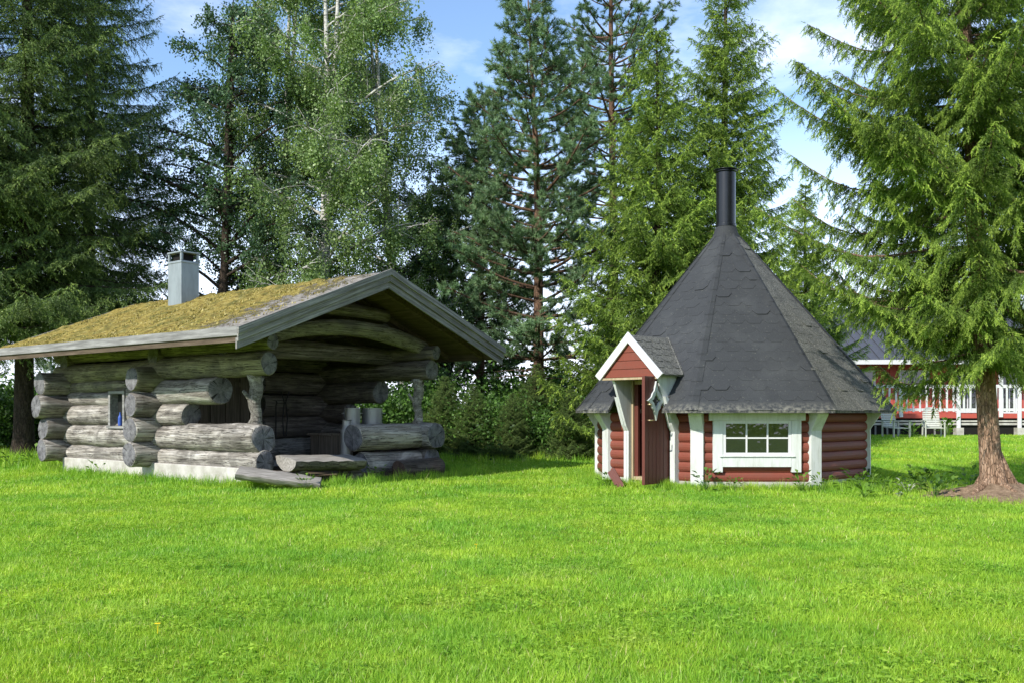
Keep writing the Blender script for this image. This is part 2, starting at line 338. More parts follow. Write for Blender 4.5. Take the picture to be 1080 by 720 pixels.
def m_grassblade():
    t = NT('lawn_grass_blades'); at = t.node('ShaderNodeAttribute', attribute_name='tone')
    b = t.ramp(at.outputs['Fac'], [(0.0, (0.145, 0.285, 0.020)), (0.5, (0.285, 0.50, 0.040)), (0.93, (0.46, 0.64, 0.09)), (1.0, (0.58, 0.56, 0.25))])
    v = t.coord('Object', (1, 1.0, 1)); n = t.ramp(t.noise(v, 0.55, 5, 0.62), [(0.35, (0.70, 0.86, 0.85)), (0.65, (1.28, 1.12, 1.05))])
    n2 = t.ramp(t.noise(v, 3.2, 4, 0.65), [(0.3, (0.66, 0.78, 0.75)), (0.6, (1.16, 1.08, 1.15))])
    b = t.mix(1.0, b, n, 'MULTIPLY'); b = t.mix(1.0, b, n2, 'MULTIPLY')
    dry = t.ramp(t.noise(v, 1.1, 7, 0.75, 0.8), [(0.56, 0.0), (0.70, 0.45)]); b = t.mix(dry, b, (0.50, 0.50, 0.17))
    t.fin(b, 0.5, 0.3)
    tn = t.node('ShaderNodeBsdfTranslucent'); ms = t.node('ShaderNodeMixShader'); ms.inputs[0].default_value = 0.4
    t.L(t.mix(1.0, b, (1.0, 1.1, 0.5), 'MULTIPLY'), tn.inputs['Color']); t.L(t.b.outputs[0], ms.inputs[1]); t.L(tn.outputs[0], ms.inputs[2]); t.L(ms.outputs[0], t.out.inputs['Surface'])
    return t.m
GRASSB = m_grassblade()
def m_ground():
    t = NT('lawn_ground'); v = t.coord('Object', (1, 1, 1)); a = t.noise(v, 0.55, 5, 0.62); f = t.noise(v, 9, 7, 0.75)
    b = t.ramp(f, [(0.3, (0.14, 0.17, 0.035)), (0.5, (0.23, 0.35, 0.03)), (0.75, (0.36, 0.50, 0.05))])
    b = t.mix(1.0, b, t.ramp(a, [(0.35, (0.8, 0.9, 0.9)), (0.65, (1.2, 1.1, 1.0))]), 'MULTIPLY')
    t.bump(t.noise(v, 30, 6, 0.8), 0.8, 0.05); return t.fin(b, 0.95, 0.05)
GROUND = m_ground()
def m_soil():
    t = NT('bare_brown_soil'); v = t.coord('Object', (1, 1, 1)); f = t.noise(v, 12, 8, 0.75)
    b = t.ramp(f, [(0.3, (0.09, 0.06, 0.038)), (0.55, (0.27, 0.19, 0.125)), (0.75, (0.44, 0.34, 0.24))]); t.bump(f, 1.0, 0.04); return t.fin(b, 0.95, 0.1)
SOIL = m_soil()
def m_bark(name, a, b_, c, s=(5, 5, 1.3), sc_=4):
    t = NT(name); v = t.coord('Object', s); f = t.noise(v, sc_, 8, 0.7, 0.6)
    vo = t.node('ShaderNodeTexVoronoi', feature='DISTANCE_TO_EDGE'); vo.inputs['Scale'].default_value = sc_*1.6; t.L(v, vo.inputs['Vector'])
    e = t.ramp(vo.outputs['Distance'], [(0.0, 0.3), (0.12, 1.0)])
    q = t.ramp(f, [(0.3, a), (0.5, b_), (0.72, c)]); q = t.mix(0.6, q, e, 'MULTIPLY')
    t.bump(t.mix(0.5, f, e), 1.0, 0.03); return t.fin(q, 0.9, 0.15)
BARKS = m_bark('flaky_spruce_bark', (0.09, 0.055, 0.035), (0.27, 0.17, 0.11), (0.50, 0.36, 0.26))
BARKD = m_bark('dark_bark', (0.02, 0.015, 0.011), (0.05, 0.037, 0.027), (0.10, 0.078, 0.06))
BARKP = m_bark('orange_pine_bark', (0.06, 0.04, 0.03), (0.14, 0.085, 0.055), (0.26, 0.15, 0.09))
def m_birch():
    t = NT('white_birch_bark'); v = t.coord('Object', (1.2, 1.2, 6)); f = t.noise(v, 3, 6, 0.7)
    return t.fin(t.ramp(f, [(0.36, (0.05, 0.045, 0.04)), (0.46, (0.36, 0.35, 0.32)), (0.7, (0.58, 0.57, 0.53))]), 0.8, 0.2)
BARKB = m_birch()

# ---------------------------------------------------------------- terrain
def sstep(x): x = min(max(x, 0), 1); return x*x*(3-2*x)
def gz(x, y):
    z = 0.36 * sstep((y - 17.5) / 17.5) + (0.5 * sstep((y - 45) / 60))
    z += 0.012*math.sin(x*0.9+1.3)*math.sin(y*0.7) * sstep((26-y)/4 if y > 14 else 1)
    return z
def gza(x, y):
    s = np.clip((y-17.5)/17.5, 0, 1); z = 0.36*s*s*(3-2*s); s = np.clip((y-45)/60, 0, 1); z = z+0.5*s*s*(3-2*s)
    s = np.where(y > 14, np.clip((26-y)/4, 0, 1), 1.0)
    return z + 0.012*np.sin(x*0.9+1.3)*np.sin(y*0.7)*s*s*(3-2*s)
def axis(a, b, fine0, fine1, st, ratio=1.25):
    xs = list(np.arange(fine0, fine1+1e-6, st)); d = st; x = fine1
    while x < b: d *= ratio; x = min(x+d, b); xs.append(x)
    d = st; x = fine0; lo = []
    while x > a: d *= ratio; x = max(x-d, a); lo.append(x)
    return lo[::-1] + xs
gxs = axis(-900, 900, -26, 26, 0.5); gys = axis(-900, 900, -6, 48, 0.5)
g = MB(); g.v = [(x, y, gz(x, y)) for y in gys for x in gxs]; nx = len(gxs)
g.f = [(j*nx+i, j*nx+i+1, (j+1)*nx+i+1, (j+1)*nx+i) for j in range(len(gys)-1) for i in range(nx-1)]; g.m = [0]*len(g.f)
tag(g.build('lawn', GROUND, smooth=True, fix=False), kind='structure')

def P(px, Y, z=None):
    """photo column px at depth Y"""
    x = (px-540)/FPX*Y
    return Vector((x, Y, gz(x, Y) if z is None else z))

# ---------------------------------------------------------------- log cabin
rng = random.Random(5)
CO = Vector((-4.46, 15.98, 0.0)); CA = math.atan2(0.778, 0.628)
cabin = empty('log_cabin', CO, CA)
tag(cabin, 'weathered grey log cabin with mossy roof and an open porch of huge round logs', 'cabin')
CM = Matrix.Translation(CO) @ Matrix.Rotation(CA, 4, 'Z')
def make_log(name, p0, p1, r, mats, parent, seed, bow=0.0, bowdir=(0, 0, 1), taper=0.0, ends=True, seg=28, flat=None, knob=0.03):
    p0 = Vector(p0); p1 = Vector(p1); ax = p1-p0; Ln = ax.length; rg = random.Random(seed)
    ph = [rg.uniform(0, 6.28) for _ in range(8)]
    q = ax.to_track_quat('X', 'Z'); bl = q.inverted() @ Vector(bowdir)
    nr = max(8, int(Ln/0.12)); mb = MB(); ch = 0.02
    xs = [0.0, ch] + [ch+(Ln-2*ch)*i/nr for i in range(1, nr)] + [Ln-ch, Ln]
    def rad(x, a, i):
        w = r*(1+taper*(x/Ln-0.5)) * (1+0.045*math.sin(x*1.7+ph[0])+0.03*math.sin(x*4.1+ph[1])+0.035*math.sin(2*a+ph[2]+x*0.5)+0.022*math.sin(3*a+ph[3]-x)+knob*math.sin(5*a+x*6+ph[4])*math.sin(x*9+ph[5]))
        d = ((a-ph[6]) % 6.283)/6.283
        g_ = math.exp(-((d-0.5)*40)**2)*0.10*(0.6+0.4*math.sin(x*2+ph[7])); w *= 1-g_
        return w
    for i, x in enumerate(xs):
        e = 0.93 if i in (0, len(xs)-1) else 1.0
        o = bl*bow*(1-(2*x/Ln-1)**2)
        for k in range(seg):
            a = 2*math.pi*k/seg; rr = rad(x, a, i)*e
            xx = x + (0.015*math.sin(a+ph[1]) if i in (0, 1) else 0) + (0.02*math.sin(a+ph[2]) if i >= len(xs)-2 else 0)
            y, z = rr*math.cos(a)+o.y, rr*math.sin(a)+o.z
            if flat is not None and z > flat: z = flat + (z-flat)*0.08
            mb.v.append((xx, y, z))
    n = len(xs)
    for i in range(n-1):
        for k in range(seg):
            mb.f.append((i*seg+k, (i+1)*seg+k, (i+1)*seg+(k+1) % seg, i*seg+(k+1) % seg)); mb.m.append(0)
    # end discs with a few rings
    for side in (0, n-1):
        prev = [side*seg+k for k in range(seg)]; x = xs[side]; o = bl*bow*(1-(2*x/Ln-1)**2)
        for fr in (0.66, 0.33):
            b = len(mb.v)
            for k in range(seg):
                vx, vy, vz = mb.v[prev[k]] if fr == 0.66 else mb.v[side*seg+k]
                sy, sz = mb.v[side*seg+k][1]-o.y, mb.v[side*seg+k][2]-o.z
                mb.v.append((x+rg.uniform(-0.006, 0.006), o.y+sy*fr, o.z+sz*fr))
            cur = [b+k for k in range(seg)]
            for k in range(seg):
                f = (prev[k], prev[(k+1) % seg], cur[(k+1) % seg], cur[k]); mb.f.append(f if side == 0 else f[::-1]); mb.m.append(1)
            prev = cur
        b = len(mb.v); mb.v.append((x, o.y, o.z))
        for k in range(seg):
            f = (prev[k], prev[(k+1) % seg], b); mb.f.append(f if side == 0 else f[::-1]); mb.m.append(1)
    o = mb.build(name, mats, parent, smooth=True, loc=p0, quat=q)
    o.data.set_sharp_from_angle(angle=R(50))
    return o
LOGP = m_log('paler_tan_log_wood', (0.26, 0.22, 0.17), (0.56, 0.50, 0.42), (0.74, 0.69, 0.60))  # cleaner tan wood, lightened further to lift the shaded parapet
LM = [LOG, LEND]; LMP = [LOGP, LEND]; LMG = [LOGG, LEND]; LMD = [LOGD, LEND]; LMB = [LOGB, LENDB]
XL, XR = 0.25, 4.2; YC, YB = 3.0, 6.45
# left long wall (x = XL)
make_log('wall_log', (XL, -0.22, 0.40), (XL, 6.85, 0.40), 0.205, LM, cabin, 1)
make_log('wall_log', (XL, -0.18, 0.80), (XL, 6.85, 0.78), 0.245, LM, cabin, 2, taper=-0.12)
make_log('wall_log', (XL, 1.96, 1.20), (XL, 3.88, 1.20), 0.205, LM, cabin, 3)
make_log('wall_log', (XL, 4.50, 1.20), (XL, 6.9, 1.18), 0.205, LM, cabin, 31)
make_log('wall_log', (XL, 1.05, 1.63), (XL, 3.88, 1.62), 0.225, LM, cabin, 4, taper=-0.1)
make_log('wall_log', (XL, 4.50, 1.50), (XL, 6.8, 1.53), 0.15, LM, cabin, 41)
make_log('wall_log', (XL, 3.3, 1.72), (XL, 6.9, 1.73), 0.125, LMG, cabin, 42, bow=0.05)
make_log('wall_log', (XL, -0.33, 2.06), (XL, 6.9, 2.04), 0.20, LMG, cabin, 5, taper=-0.05)
make_log('roof_purlin', (XL+0.02, -0.40, 2.41), (XL+0.02, 7.0, 2.41), 0.14, LMG, cabin, 6)
# right long wall (x = XR)
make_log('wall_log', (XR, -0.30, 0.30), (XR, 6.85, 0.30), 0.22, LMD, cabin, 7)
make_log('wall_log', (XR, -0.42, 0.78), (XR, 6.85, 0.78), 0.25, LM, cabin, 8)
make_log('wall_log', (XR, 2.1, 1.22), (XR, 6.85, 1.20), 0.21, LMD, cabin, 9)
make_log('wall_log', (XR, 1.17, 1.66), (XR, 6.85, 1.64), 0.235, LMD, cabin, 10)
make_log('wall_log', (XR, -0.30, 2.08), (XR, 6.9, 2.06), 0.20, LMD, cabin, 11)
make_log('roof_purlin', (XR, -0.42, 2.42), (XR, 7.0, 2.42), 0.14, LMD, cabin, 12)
# cross walls: porch back wall and rear wall
for yy, hs, sd in ((YC, (0.47, 0.92, 1.38, 1.86), 20), (YB, (0.46, 0.91, 1.36, 1.83), 30)):
    for i, h in enumerate(hs):
        ln = -0.42 + rng.uniform(-0.06, 0.1)
        if yy == YC and i > 0:      # doorway left out of the porch back wall
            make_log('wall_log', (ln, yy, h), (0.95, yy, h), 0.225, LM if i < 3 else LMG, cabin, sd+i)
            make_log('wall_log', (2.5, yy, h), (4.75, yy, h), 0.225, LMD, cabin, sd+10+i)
        else:
            make_log('wall_log', (ln, yy, h), (4.75, yy, h), 0.235, LM, cabin, sd+i)
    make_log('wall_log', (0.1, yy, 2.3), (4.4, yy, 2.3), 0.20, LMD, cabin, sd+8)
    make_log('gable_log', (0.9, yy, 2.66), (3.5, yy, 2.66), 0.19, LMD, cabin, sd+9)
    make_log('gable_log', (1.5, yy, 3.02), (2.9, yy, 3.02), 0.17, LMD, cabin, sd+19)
# front gable truss
make_log('tie_beam', (0.35, 0.0, 2.50), (4.3, 0.0, 2.50), 0.145, LMG, cabin, 50, bow=0.30, taper=0.2)
make_log('gable_log', (1.2, 0.05, 3.12), (3.3, 0.05, 3.08), 0.13, LMD, cabin, 51, bow=0.04)
make_log('tie_beam', (0.2, 0.9, 2.36), (4.5, 0.9, 2.36), 0.17, LMD, cabin, 52, bow=0.05)
for xx, hh, rr in ((2.195, 3.36, 0.13), (1.0, 2.86, 0.11), (3.4, 2.86, 0.11)):
    make_log('roof_purlin', (xx, 0.2, hh), (xx, 7.1, hh), rr, LMD, cabin, int(xx*100))
# low porch parapet of two logs at the gable
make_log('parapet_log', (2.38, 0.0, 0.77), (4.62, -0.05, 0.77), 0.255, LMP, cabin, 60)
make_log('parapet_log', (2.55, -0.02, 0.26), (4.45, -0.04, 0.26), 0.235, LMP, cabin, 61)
# posts cut from forked trunks
def fork_post(x, y, z0, z1, r, seed, mirror=1):
    mb = MB(); rg = random.Random(seed); n = 9
    pts = [(x+0.02*math.sin(i*1.3), y+0.015*math.cos(i*1.7), z0+(z1-z0)*i/(n-1)) for i in range(n)]
    rs = [r*(1.12-0.12*math.sin(i*0.9))*(1.25 if i in (0,) else 1) * (1.35 if i >= n-1 else 1) for i in range(n)]
    mb.tube(pts, rs, 12)
    zc = z0+(z1-z0)*0.42
    mb.tube([(x, y, zc-0.02), (x-0.10*mirror, y+0.03, zc+0.09), (x-0.21*mirror, y+0.05, zc+0.22)], [r*0.62, r*0.45, r*0.34], 8)
    zc = z0+(z1-z0)*0.70
    mb.tube([(x, y, zc), (x+0.08*mirror, y, zc+0.09), (x+0.16*mirror, y, min(zc+0.22, z1))], [r*0.6, r*0.42, r*0.3], 8)
    return mb.build('porch_post', LOG, cabin, smooth=True)
fork_post(XL+0.05, 0.12, 1.02, 1.90, 0.095, 1)
fork_post(XR-0.05, 0.05, 1.00, 1.92, 0.085, 2)
# plinth
mb = MB(); mb.box(0.0, 0.5, -0.1, 6.30, -0.1, 0.31); mb.box(0.5, 4.4, 2.8, 3.2, -0.1, 0.25); mb.box(0.5, 4.4, 6.1, 6.28, -0.1, 0.31); mb.box(4.0, 4.42, -0.1, 6.1, -0.1, 0.10)
mb.build('foundation', CONC, cabin, bevel=0.015)
mb = MB(); mb.box(0.505, 3.99, -0.3, 2.79, -0.05, 0.13); mb.build('porch_floor', SOFF, cabin)
# interior shell: plank partition round the doorway, near-black sheets for the unlit room's darkness behind
mb = MB()
for i in range(11):
    x = 0.96+i*0.115; mb.box(x, x+0.107, YC-0.06+0.008*(i % 3), YC-0.025, 0.62, 2.12)
dr = mb.build('door', PLANKV, cabin)
mb = MB(); mb.box(1.0, 2.15, YC-0.085, YC-0.062, 0.95, 1.05); mb.build('brace', PLANKV, dr); mb = MB(); mb.box(1.0, 2.15, YC-0.085, YC-0.062, 1.75, 1.85); mb.build('brace', PLANKV, dr)
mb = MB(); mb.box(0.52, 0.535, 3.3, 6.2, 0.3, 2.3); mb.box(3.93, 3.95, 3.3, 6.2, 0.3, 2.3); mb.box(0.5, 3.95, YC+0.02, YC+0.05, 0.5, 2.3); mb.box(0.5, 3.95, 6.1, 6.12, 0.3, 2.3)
mb.build('room_shade_sheets', INK, cabin)
# small side window in the left wall
wf = MB(); wx0, wx1 = 0.03, 0.42
for a in ((wx0, wx1, 3.90, 3.97, 0.98, 1.60), (wx0, wx1, 4.43, 4.50, 0.98, 1.60), (wx0-0.02, wx1, 3.86, 4.54, 0.93, 0.98), (wx0, wx1, 3.9, 4.5, 1.60, 1.66)): wf.box(*a)
w = wf.build('window', FASC, cabin, bevel=0.004)
mb = MB(); mb.box(0.20, 0.21, 3.97, 4.43, 0.98, 1.60); mb.build('pane', NT('dull_dark_glass').fin((0.02, 0.022, 0.02), 0.35, 0.3), w)  # near-black, dull pane, kept from mirroring the bright sky
# chimney
mb = MB(); cx, cy, s1, s2 = 1.75, 4.6, 0.21, 0.25; cz0, cz1 = 3.3, 4.40
mb.box(cx-s1, cx+s1, cy-s2, cy+s2, cz0, cz1)
for sx in (-1, 1):
    for sy in (-1, 1): mb.box(cx+sx*s1-(0.05 if sx > 0 else 0), cx+sx*s1+(0.05 if sx < 0 else 0), cy+sy*s2-(0.05 if sy > 0 else 0), cy+sy*s2+(0.05 if sy < 0 else 0), cz1+0.002, cz1+0.16)
mb.box(cx-s1-0.015, cx+s1+0.015, cy-s2-0.015, cy+s2+0.015, cz1+0.162, cz1+0.195)
mb.box(cx-s1-0.012, cx+s1+0.012, cy-s2-0.012, cy+s2+0.012, cz1-0.05, cz1-0.02)
ch = mb.build('chimney', GALV, cabin, bevel=0.006)
mb = MB(); mb.box(cx-s1+0.08, cx+s1-0.08, cy-s2+0.08, cy+s2-0.08, cz1+0.001, cz1+0.15); mb.build('flue', INK, ch)
# roof
RX, RH, HW, HE = 2.195, 3.72, 3.135, 2.50; Y0, Y1 = -1.16, 7.3
def roof_z(x): return RH-(RH-HE)*abs(x-RX)/HW
nr = np.random.RandomState(3)
nxs, nys = 70, 110; V = []; 
def rn(x, y): return 0.018*math.sin(3.1*x+1.7*y)+0.014*math.sin(7.3*y-2.2*x)+0.012*math.sin(13*x+5)*math.sin(11*y)+0.010*math.sin(23*x+9*y)
mb = MB(); 
for j in range(nys+1):
    y = Y0+(Y1-Y0)*j/nys
    for i in range(nxs+1):
        x = RX-HW+2*HW*i/nxs; edge = min(1, (y-Y0)/0.7)
        lump = abs(rn(x, y))*1.0*edge + nr.uniform(0, 0.014)*edge
        mb.v.append((x, y, roof_z(x)+lump))
nn = nxs+1
for j in range(nys):
    for i in range(nxs): mb.f.append((j*nn+i, j*nn+i+1, (j+1)*nn+i+1, (j+1)*nn+i)); mb.m.append(0)
roof = mb.build('roof', MOSS, cabin, smooth=True, fix=False)
# moss tufts standing up from the roof
mo = []
mtone = []
for k in range(26000):
    x = RX-HW*nr.beta(1.0, 1.0)*1.0; y = Y0+0.3+(Y1-Y0-0.3)*nr.rand()
    dens = 0.5+0.5*math.sin(2.3*x+1.1*y)*math.sin(1.7*y-x*1.9)+0.35*math.sin(9*x)*math.sin(8*y)
    if nr.rand() > dens*min(1, (y-Y0)/2.2): continue
    b = np.array([x, y, roof_z(x)]); s = nr.uniform(0.01, 0.03); a = nr.uniform(0, 6.28)
    t_ = np.array([math.cos(a), math.sin(a), 0])*s; up = np.array([nr.uniform(-.02, .02), nr.uniform(-.02, .02), nr.uniform(0.015, 0.05)])
    mo += [b-t_, b+t_, b+up]; mtone.append(nr.rand())
MOSST = m_leaf('roof_moss_tufts', [(0.0, (0.11, 0.09, 0.03)), (0.5, (0.31, 0.25, 0.06)), (1.0, (0.50, 0.43, 0.20))], 0.2, 1.5, 0.9, 0.1)
link('moss', pmesh('moss', mo, 3, mtone), MOSST, roof)
def slope(mb, x0, x1, y0, y1, t0, t1, mi=0):
    """slab following the roof between x0..x1, from t0 below to t1 below the roof surface"""
    p = [(x0, roof_z(x0)-t0), (x1, roof_z(x1)-t0), (x1, roof_z(x1)-t1), (x0, roof_z(x0)-t1)]; mb.prism(p, y0, y1, mi=mi)
for a, b in ((RX-HW, RX), (RX, RX+HW)):
    mb = MB(); n = 16
    for i in range(n):
        xa = a+(b-a)*i/n+0.004; xb = a+(b-a)*(i+1)/n-0.004; slope(mb, xa, xb, Y0+0.06, Y1-0.02, 0.03+0.006*(i % 2), 0.065)
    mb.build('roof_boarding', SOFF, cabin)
for sgn in (-1, 1):
    mb = MB(); n = 9
    for k in range(n):
        yy = -0.7+k*0.95; x0, x1 = (RX-HW+0.06, RX-0.06) if sgn < 0 else (RX+0.06, RX+HW-0.06); slope(mb, x0, x1, yy, yy+0.10, 0.07, 0.17)
    mb.build('rafters', SOFF, cabin)
for a, b in ((RX-HW-0.03, RX-0.002), (RX+0.002, RX+HW+0.03)):
    mb = MB(); slope(mb, a, b, Y0-0.035, Y0-0.002, -0.035, 0.17); o = mb.build('bargeboard', FASCG, cabin, bevel=0.004)
    mb = MB(); slope(mb, a-(0.02 if a < RX-1 else 0), b+(0.02 if b > RX+1 else 0), Y0-0.075, Y0-0.038, -0.05, 0.06); mb.build('top_board', FASCG, cabin, bevel=0.004)
    mb = MB(); slope(mb, a, b, Y0, Y0+0.035, 0.12, 0.29); mb.build('under_board', FASCG, cabin, bevel=0.004)
    mb = MB(); slope(mb, a, b, Y1-0.0, Y1+0.03, -0.03, 0.2); mb.build('bargeboard', FASCG, cabin, bevel=0.004)
for s in (-1, 1):
    xe = RX+s*HW
    mb = MB(); mb.box(min(xe, xe+s*0.03), max(xe, xe+s*0.03), Y0, Y1, HE-0.10, HE+0.045); mb.build('eaves_board', FASC, cabin, bevel=0.004)
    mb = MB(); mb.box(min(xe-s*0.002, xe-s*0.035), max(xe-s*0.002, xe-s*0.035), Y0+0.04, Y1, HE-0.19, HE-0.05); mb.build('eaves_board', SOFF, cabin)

# things in and around the porch
def LP(x, y, z): return CM @ Vector((x, y, z))
def half_log(name, a, b, w, th, mats, seed, taper=1.0, roll=0.0):
    a = Vector(a); b = Vector(b); q = (b-a).to_track_quat('X', 'Z') @ Quaternion((1, 0, 0), roll); Ln = (b-a).length; rg = random.Random(seed); mb = MB(); n = 14; seg = 12
    for i in range(n+1):
        x = Ln*i/n; f = 1-(1-taper)*max(0, (i/n-0.55)/0.45)
        for k in range(seg):
            an = math.pi*k/(seg-1); yy = -w/2*math.cos(an)*f; zz = -th*math.sin(an)**0.7*(0.6+0.4*f)
            if k in (0, seg-1): zz = -0.012
            mb.v.append((x+rg.uniform(-.01, .01), yy*(1+0.05*math.sin(i*1.7+seed)), zz+0.008*math.sin(i*2.1+k)))
        for k in range(1, 6):
            mb.v.append((x, w/2*f*(1-2*k/6)*(1+0.05*math.sin(i*1.7+seed)), 0.004*math.sin(i*1.3+k*2)+0.006))
    m = seg+5
    for i in range(n):
        for k in range(m): mb.f.append((i*m+k, (i+1)*m+k, (i+1)*m+(k+1) % m, i*m+(k+1) % m)); mb.m.append(1 if k < seg-1 else 0)
    mb.f.append(tuple(range(m-1, -1, -1))); mb.m.append(0); mb.f.append(tuple(range(n*m, n*m+m))); mb.m.append(0)
    o = mb.build(name, mats, smooth=True, loc=a, quat=q); o.data.set_sharp_from_angle(angle=R(35)); return o
# doorstep bench
bench = empty('split_log_bench', LP(1.2, -0.55, 0), CA)
tag(bench, 'dark split-log bench with a pale worn top across the porch entrance', 'bench')
o = half_log('seat', (-0.78, 0, 0.49), (0.70, -0.10, 0.45), 0.62, 0.22, [PLANKL, LOGD], 5, roll=R(8)); o.parent = bench
for xx in (-0.55, 0.62):
    mb = MB(); mb.tube([(xx, -0.18, 0.14), (xx, 0.18, 0.14)], [0.135, 0.14], 12); mb.build('support', LOGD, bench, smooth=False)
o = half_log('split_log_slab', (-4.36, 15.25, 0.34), (-3.08, 15.42, 0.15), 0.50, 0.15, [PLANKL, PLANKL], 9, 0.75, roll=R(12))
tag(o, 'pale grey split log slab lying tilted on the grass in front of the porch', 'log slab')
o = make_log('loose_log', LP(2.95, -0.62, 0.17), LP(4.12, -0.55, 0.17), 0.19, LMB, None, 77)
tag(o, 'short reddish-brown barked log lying on the grass by the right porch corner', 'log')
# low hearth bench holding the pots
ph = empty('porch_bench', LP(3.35, 1.1, 0.13), CA); tag(ph, 'dark plank bench inside the porch carrying the metal pots', 'bench')
mb = MB(); [mb.box(-0.72, 0.60, -0.55+i*0.37, -0.2+i*0.37, 0.66, 0.71) for i in range(3)]; mb.build('seat', PLANKV, ph, bevel=0.004)
for sx in (-0.66, 0.46):
    mb = MB(); mb.box(sx, sx+0.1, -0.5, 0.5, 0, 0.658); mb.build('leg', PLANKV, ph)
def pot(x, y, z, r, h, label):
    e = empty('metal_pot', LP(x, y, z)); tag(e, label, 'pot', 'metal pots on the porch bench')
    mb = MB(); mb.lathe([(0.001, 0.0), (r*0.93, 0.0), (r*0.97, 0.03), (r, h*0.94), (r*1.04, h*0.95), (r*1.04, h), (r*0.97, h), (r*0.94, 0.03), (0.001, 0.03)], 32)
    mb.build('pot_body', GALVD, e, smooth=False)
    for s in (-1, 1):
        mb = MB(); mb.tube([(s*r, -0.05, h*0.8), (s*(r+0.05), -0.04, h*0.78), (s*(r+0.05), 0.04, h*0.78), (s*r, 0.05, h*0.8)], 0.008, 6); mb.build('handle', GALVD, e, smooth=True)
pot(3.74, 0.95, 0.84, 0.21, 0.49, 'wide open metal pot, the right one on the porch bench')
pot(3.22, 0.95, 0.84, 0.155, 0.49, 'narrower bluish metal pot left of the wide one on the porch bench')
fl = empty('metal_churn', LP(2.72, 0.55, 0.13)); tag(fl, 'slim grey metal can standing on the porch floor left of the pots', 'can')
mb = MB(); mb.lathe([(0.001, 0), (0.11, 0), (0.12, 0.03), (0.12, 0.75), (0.085, 0.86), (0.085, 0.95), (0.10, 0.97), (0.001, 0.975)], 24); mb.build('can_body', GALVD, fl, smooth=False)
mb = MB(); mb.tube([(0.11, -0.02, 0.6), (0.17, -0.02, 0.68), (0.17, -0.02, 0.8), (0.08, -0.02, 0.88)], 0.009, 6); mb.build('handle', GALVD, fl)
tg = empty('fire_tongs', LP(2.95, YC-0.26, 0.75), CA); tag(tg, 'black iron fire tongs hanging on the back wall of the porch', 'tongs')
for s in (-1, 1):
    mb = MB(); mb.tube([(s*0.03, 0, 0.0), (s*0.06, 0, 0.35), (s*0.02, 0, 0.7), (s*0.10, 0, 0.93)], 0.012, 6); mb.build('arm', IRON, tg)
pk = empty('fire_poker', LP(2.72, YC-0.26, 0.7), CA); tag(pk, 'thin black iron poker hanging left of the tongs in the porch', 'poker')
mb = MB(); mb.tube([(0, 0, 0), (0, 0, 0.7), (0.03, 0, 0.74), (0, 0, 0.78)], 0.011, 6); mb.build('rod', IRON, pk)
bt = empty('blue_bottle', LP(0.42, 4.18, 0.985)); tag(bt, 'blue bottle standing inside the small side window of the log cabin', 'bottle')
mb = MB(); mb.lathe([(0.001, 0), (0.035, 0), (0.04, 0.02), (0.04, 0.16), (0.015, 0.22), (0.015, 0.26), (0.001, 0.26)], 12); o = mb.build('bottle_body', BLUEP, bt)
bt.location = LP(0.10, 4.17, 0.985)

# ---------------------------------------------------------------- grill hut
HC = Vector((3.953, 17.70, 0.0)); A0 = -0.403; RW, RE = 2.457, 2.93; ZE = 1.27; RT, ZT = 0.22, 4.50
C22 = math.cos(math.pi/8)
hut = empty('grill_hut', HC)
tag(hut, 'octagonal red log grill hut with tall charcoal shingle roof and open front door', 'grill hut')
def frame(A):   # local x = tangent (to the right seen from outside), y = inward, z up ; origin on hut axis
    n = Vector((math.sin(A), -math.cos(A), 0)); t = Vector((math.cos(A), math.sin(A), 0))
    return Matrix(((t.x, -n.x, 0, 0), (t.y, -n.y, 0, 0), (t.z, 0, 1, 0), (0, 0, 0, 1)))
apW = RW*C22; half = RW*math.sin(math.pi/8)
facets = [A0+math.pi/4*(k+0.5) for k in range(8)]     # facets[0] faces the camera (window), facets[7] the door
DOOR = 7
def logwall(M, x0, x1, z0, z1, inward=0.12, n=7):
    """stack of rounded logs between x0 and x1"""
    mb = MB(); hgt = (z1-z0)/n; prof = []
    for i in range(n):
        for k in range(7):
            a = math.pi*(k/6)-math.pi/2; prof.append((-(apW)-math.cos(a)*hgt*0.27, z0+hgt*(i+0.5)+math.sin(a)*hgt*0.5))
    prof.append((-(apW)+inward, z1)); prof.append((-(apW)+inward, z0)); m = len(prof)
    vs = [M @ Vector((x, y, z)) for x in (x0, x1) for y, z in prof]
    mb.add(vs, [tuple(range(m)), tuple(range(2*m-1, m-1, -1))]+[(i, (i+1) % m, (i+1) % m+m, i+m) for i in range(m)])
    return mb
WX, WZ0, WZ1 = 0.545, 0.53, 1.10
for k, A in enumerate(facets):
    M = frame(A)
    if k == DOOR:
        for s in (-1, 1):
            a, b = sorted((s*(0.46 if s > 0 else 0.37), s*(half-0.02))); logwall(M, a, b, 0.12, 1.24).build('wall', RED, hut, smooth=False)
        continue
    logwall(M, -half+0.02, half-0.02, 0.12, 1.24, 0.05).build('wall', RED, hut)
# foundation ring
mb = MB(); r1 = RW+0.02
mb.v = [(r*math.sin(A0+math.pi/4*k), -r*math.cos(A0+math.pi/4*k), z) for z in (-0.05, 0.13) for r in (r1,) for k in range(8)]
mb.f = [(k, (k+1) % 8, (k+1) % 8+8, k+8) for k in range(8)]+[tuple(range(8, 16))]; mb.m = [0]*len(mb.f)
mb.build('foundation', CONC, hut)
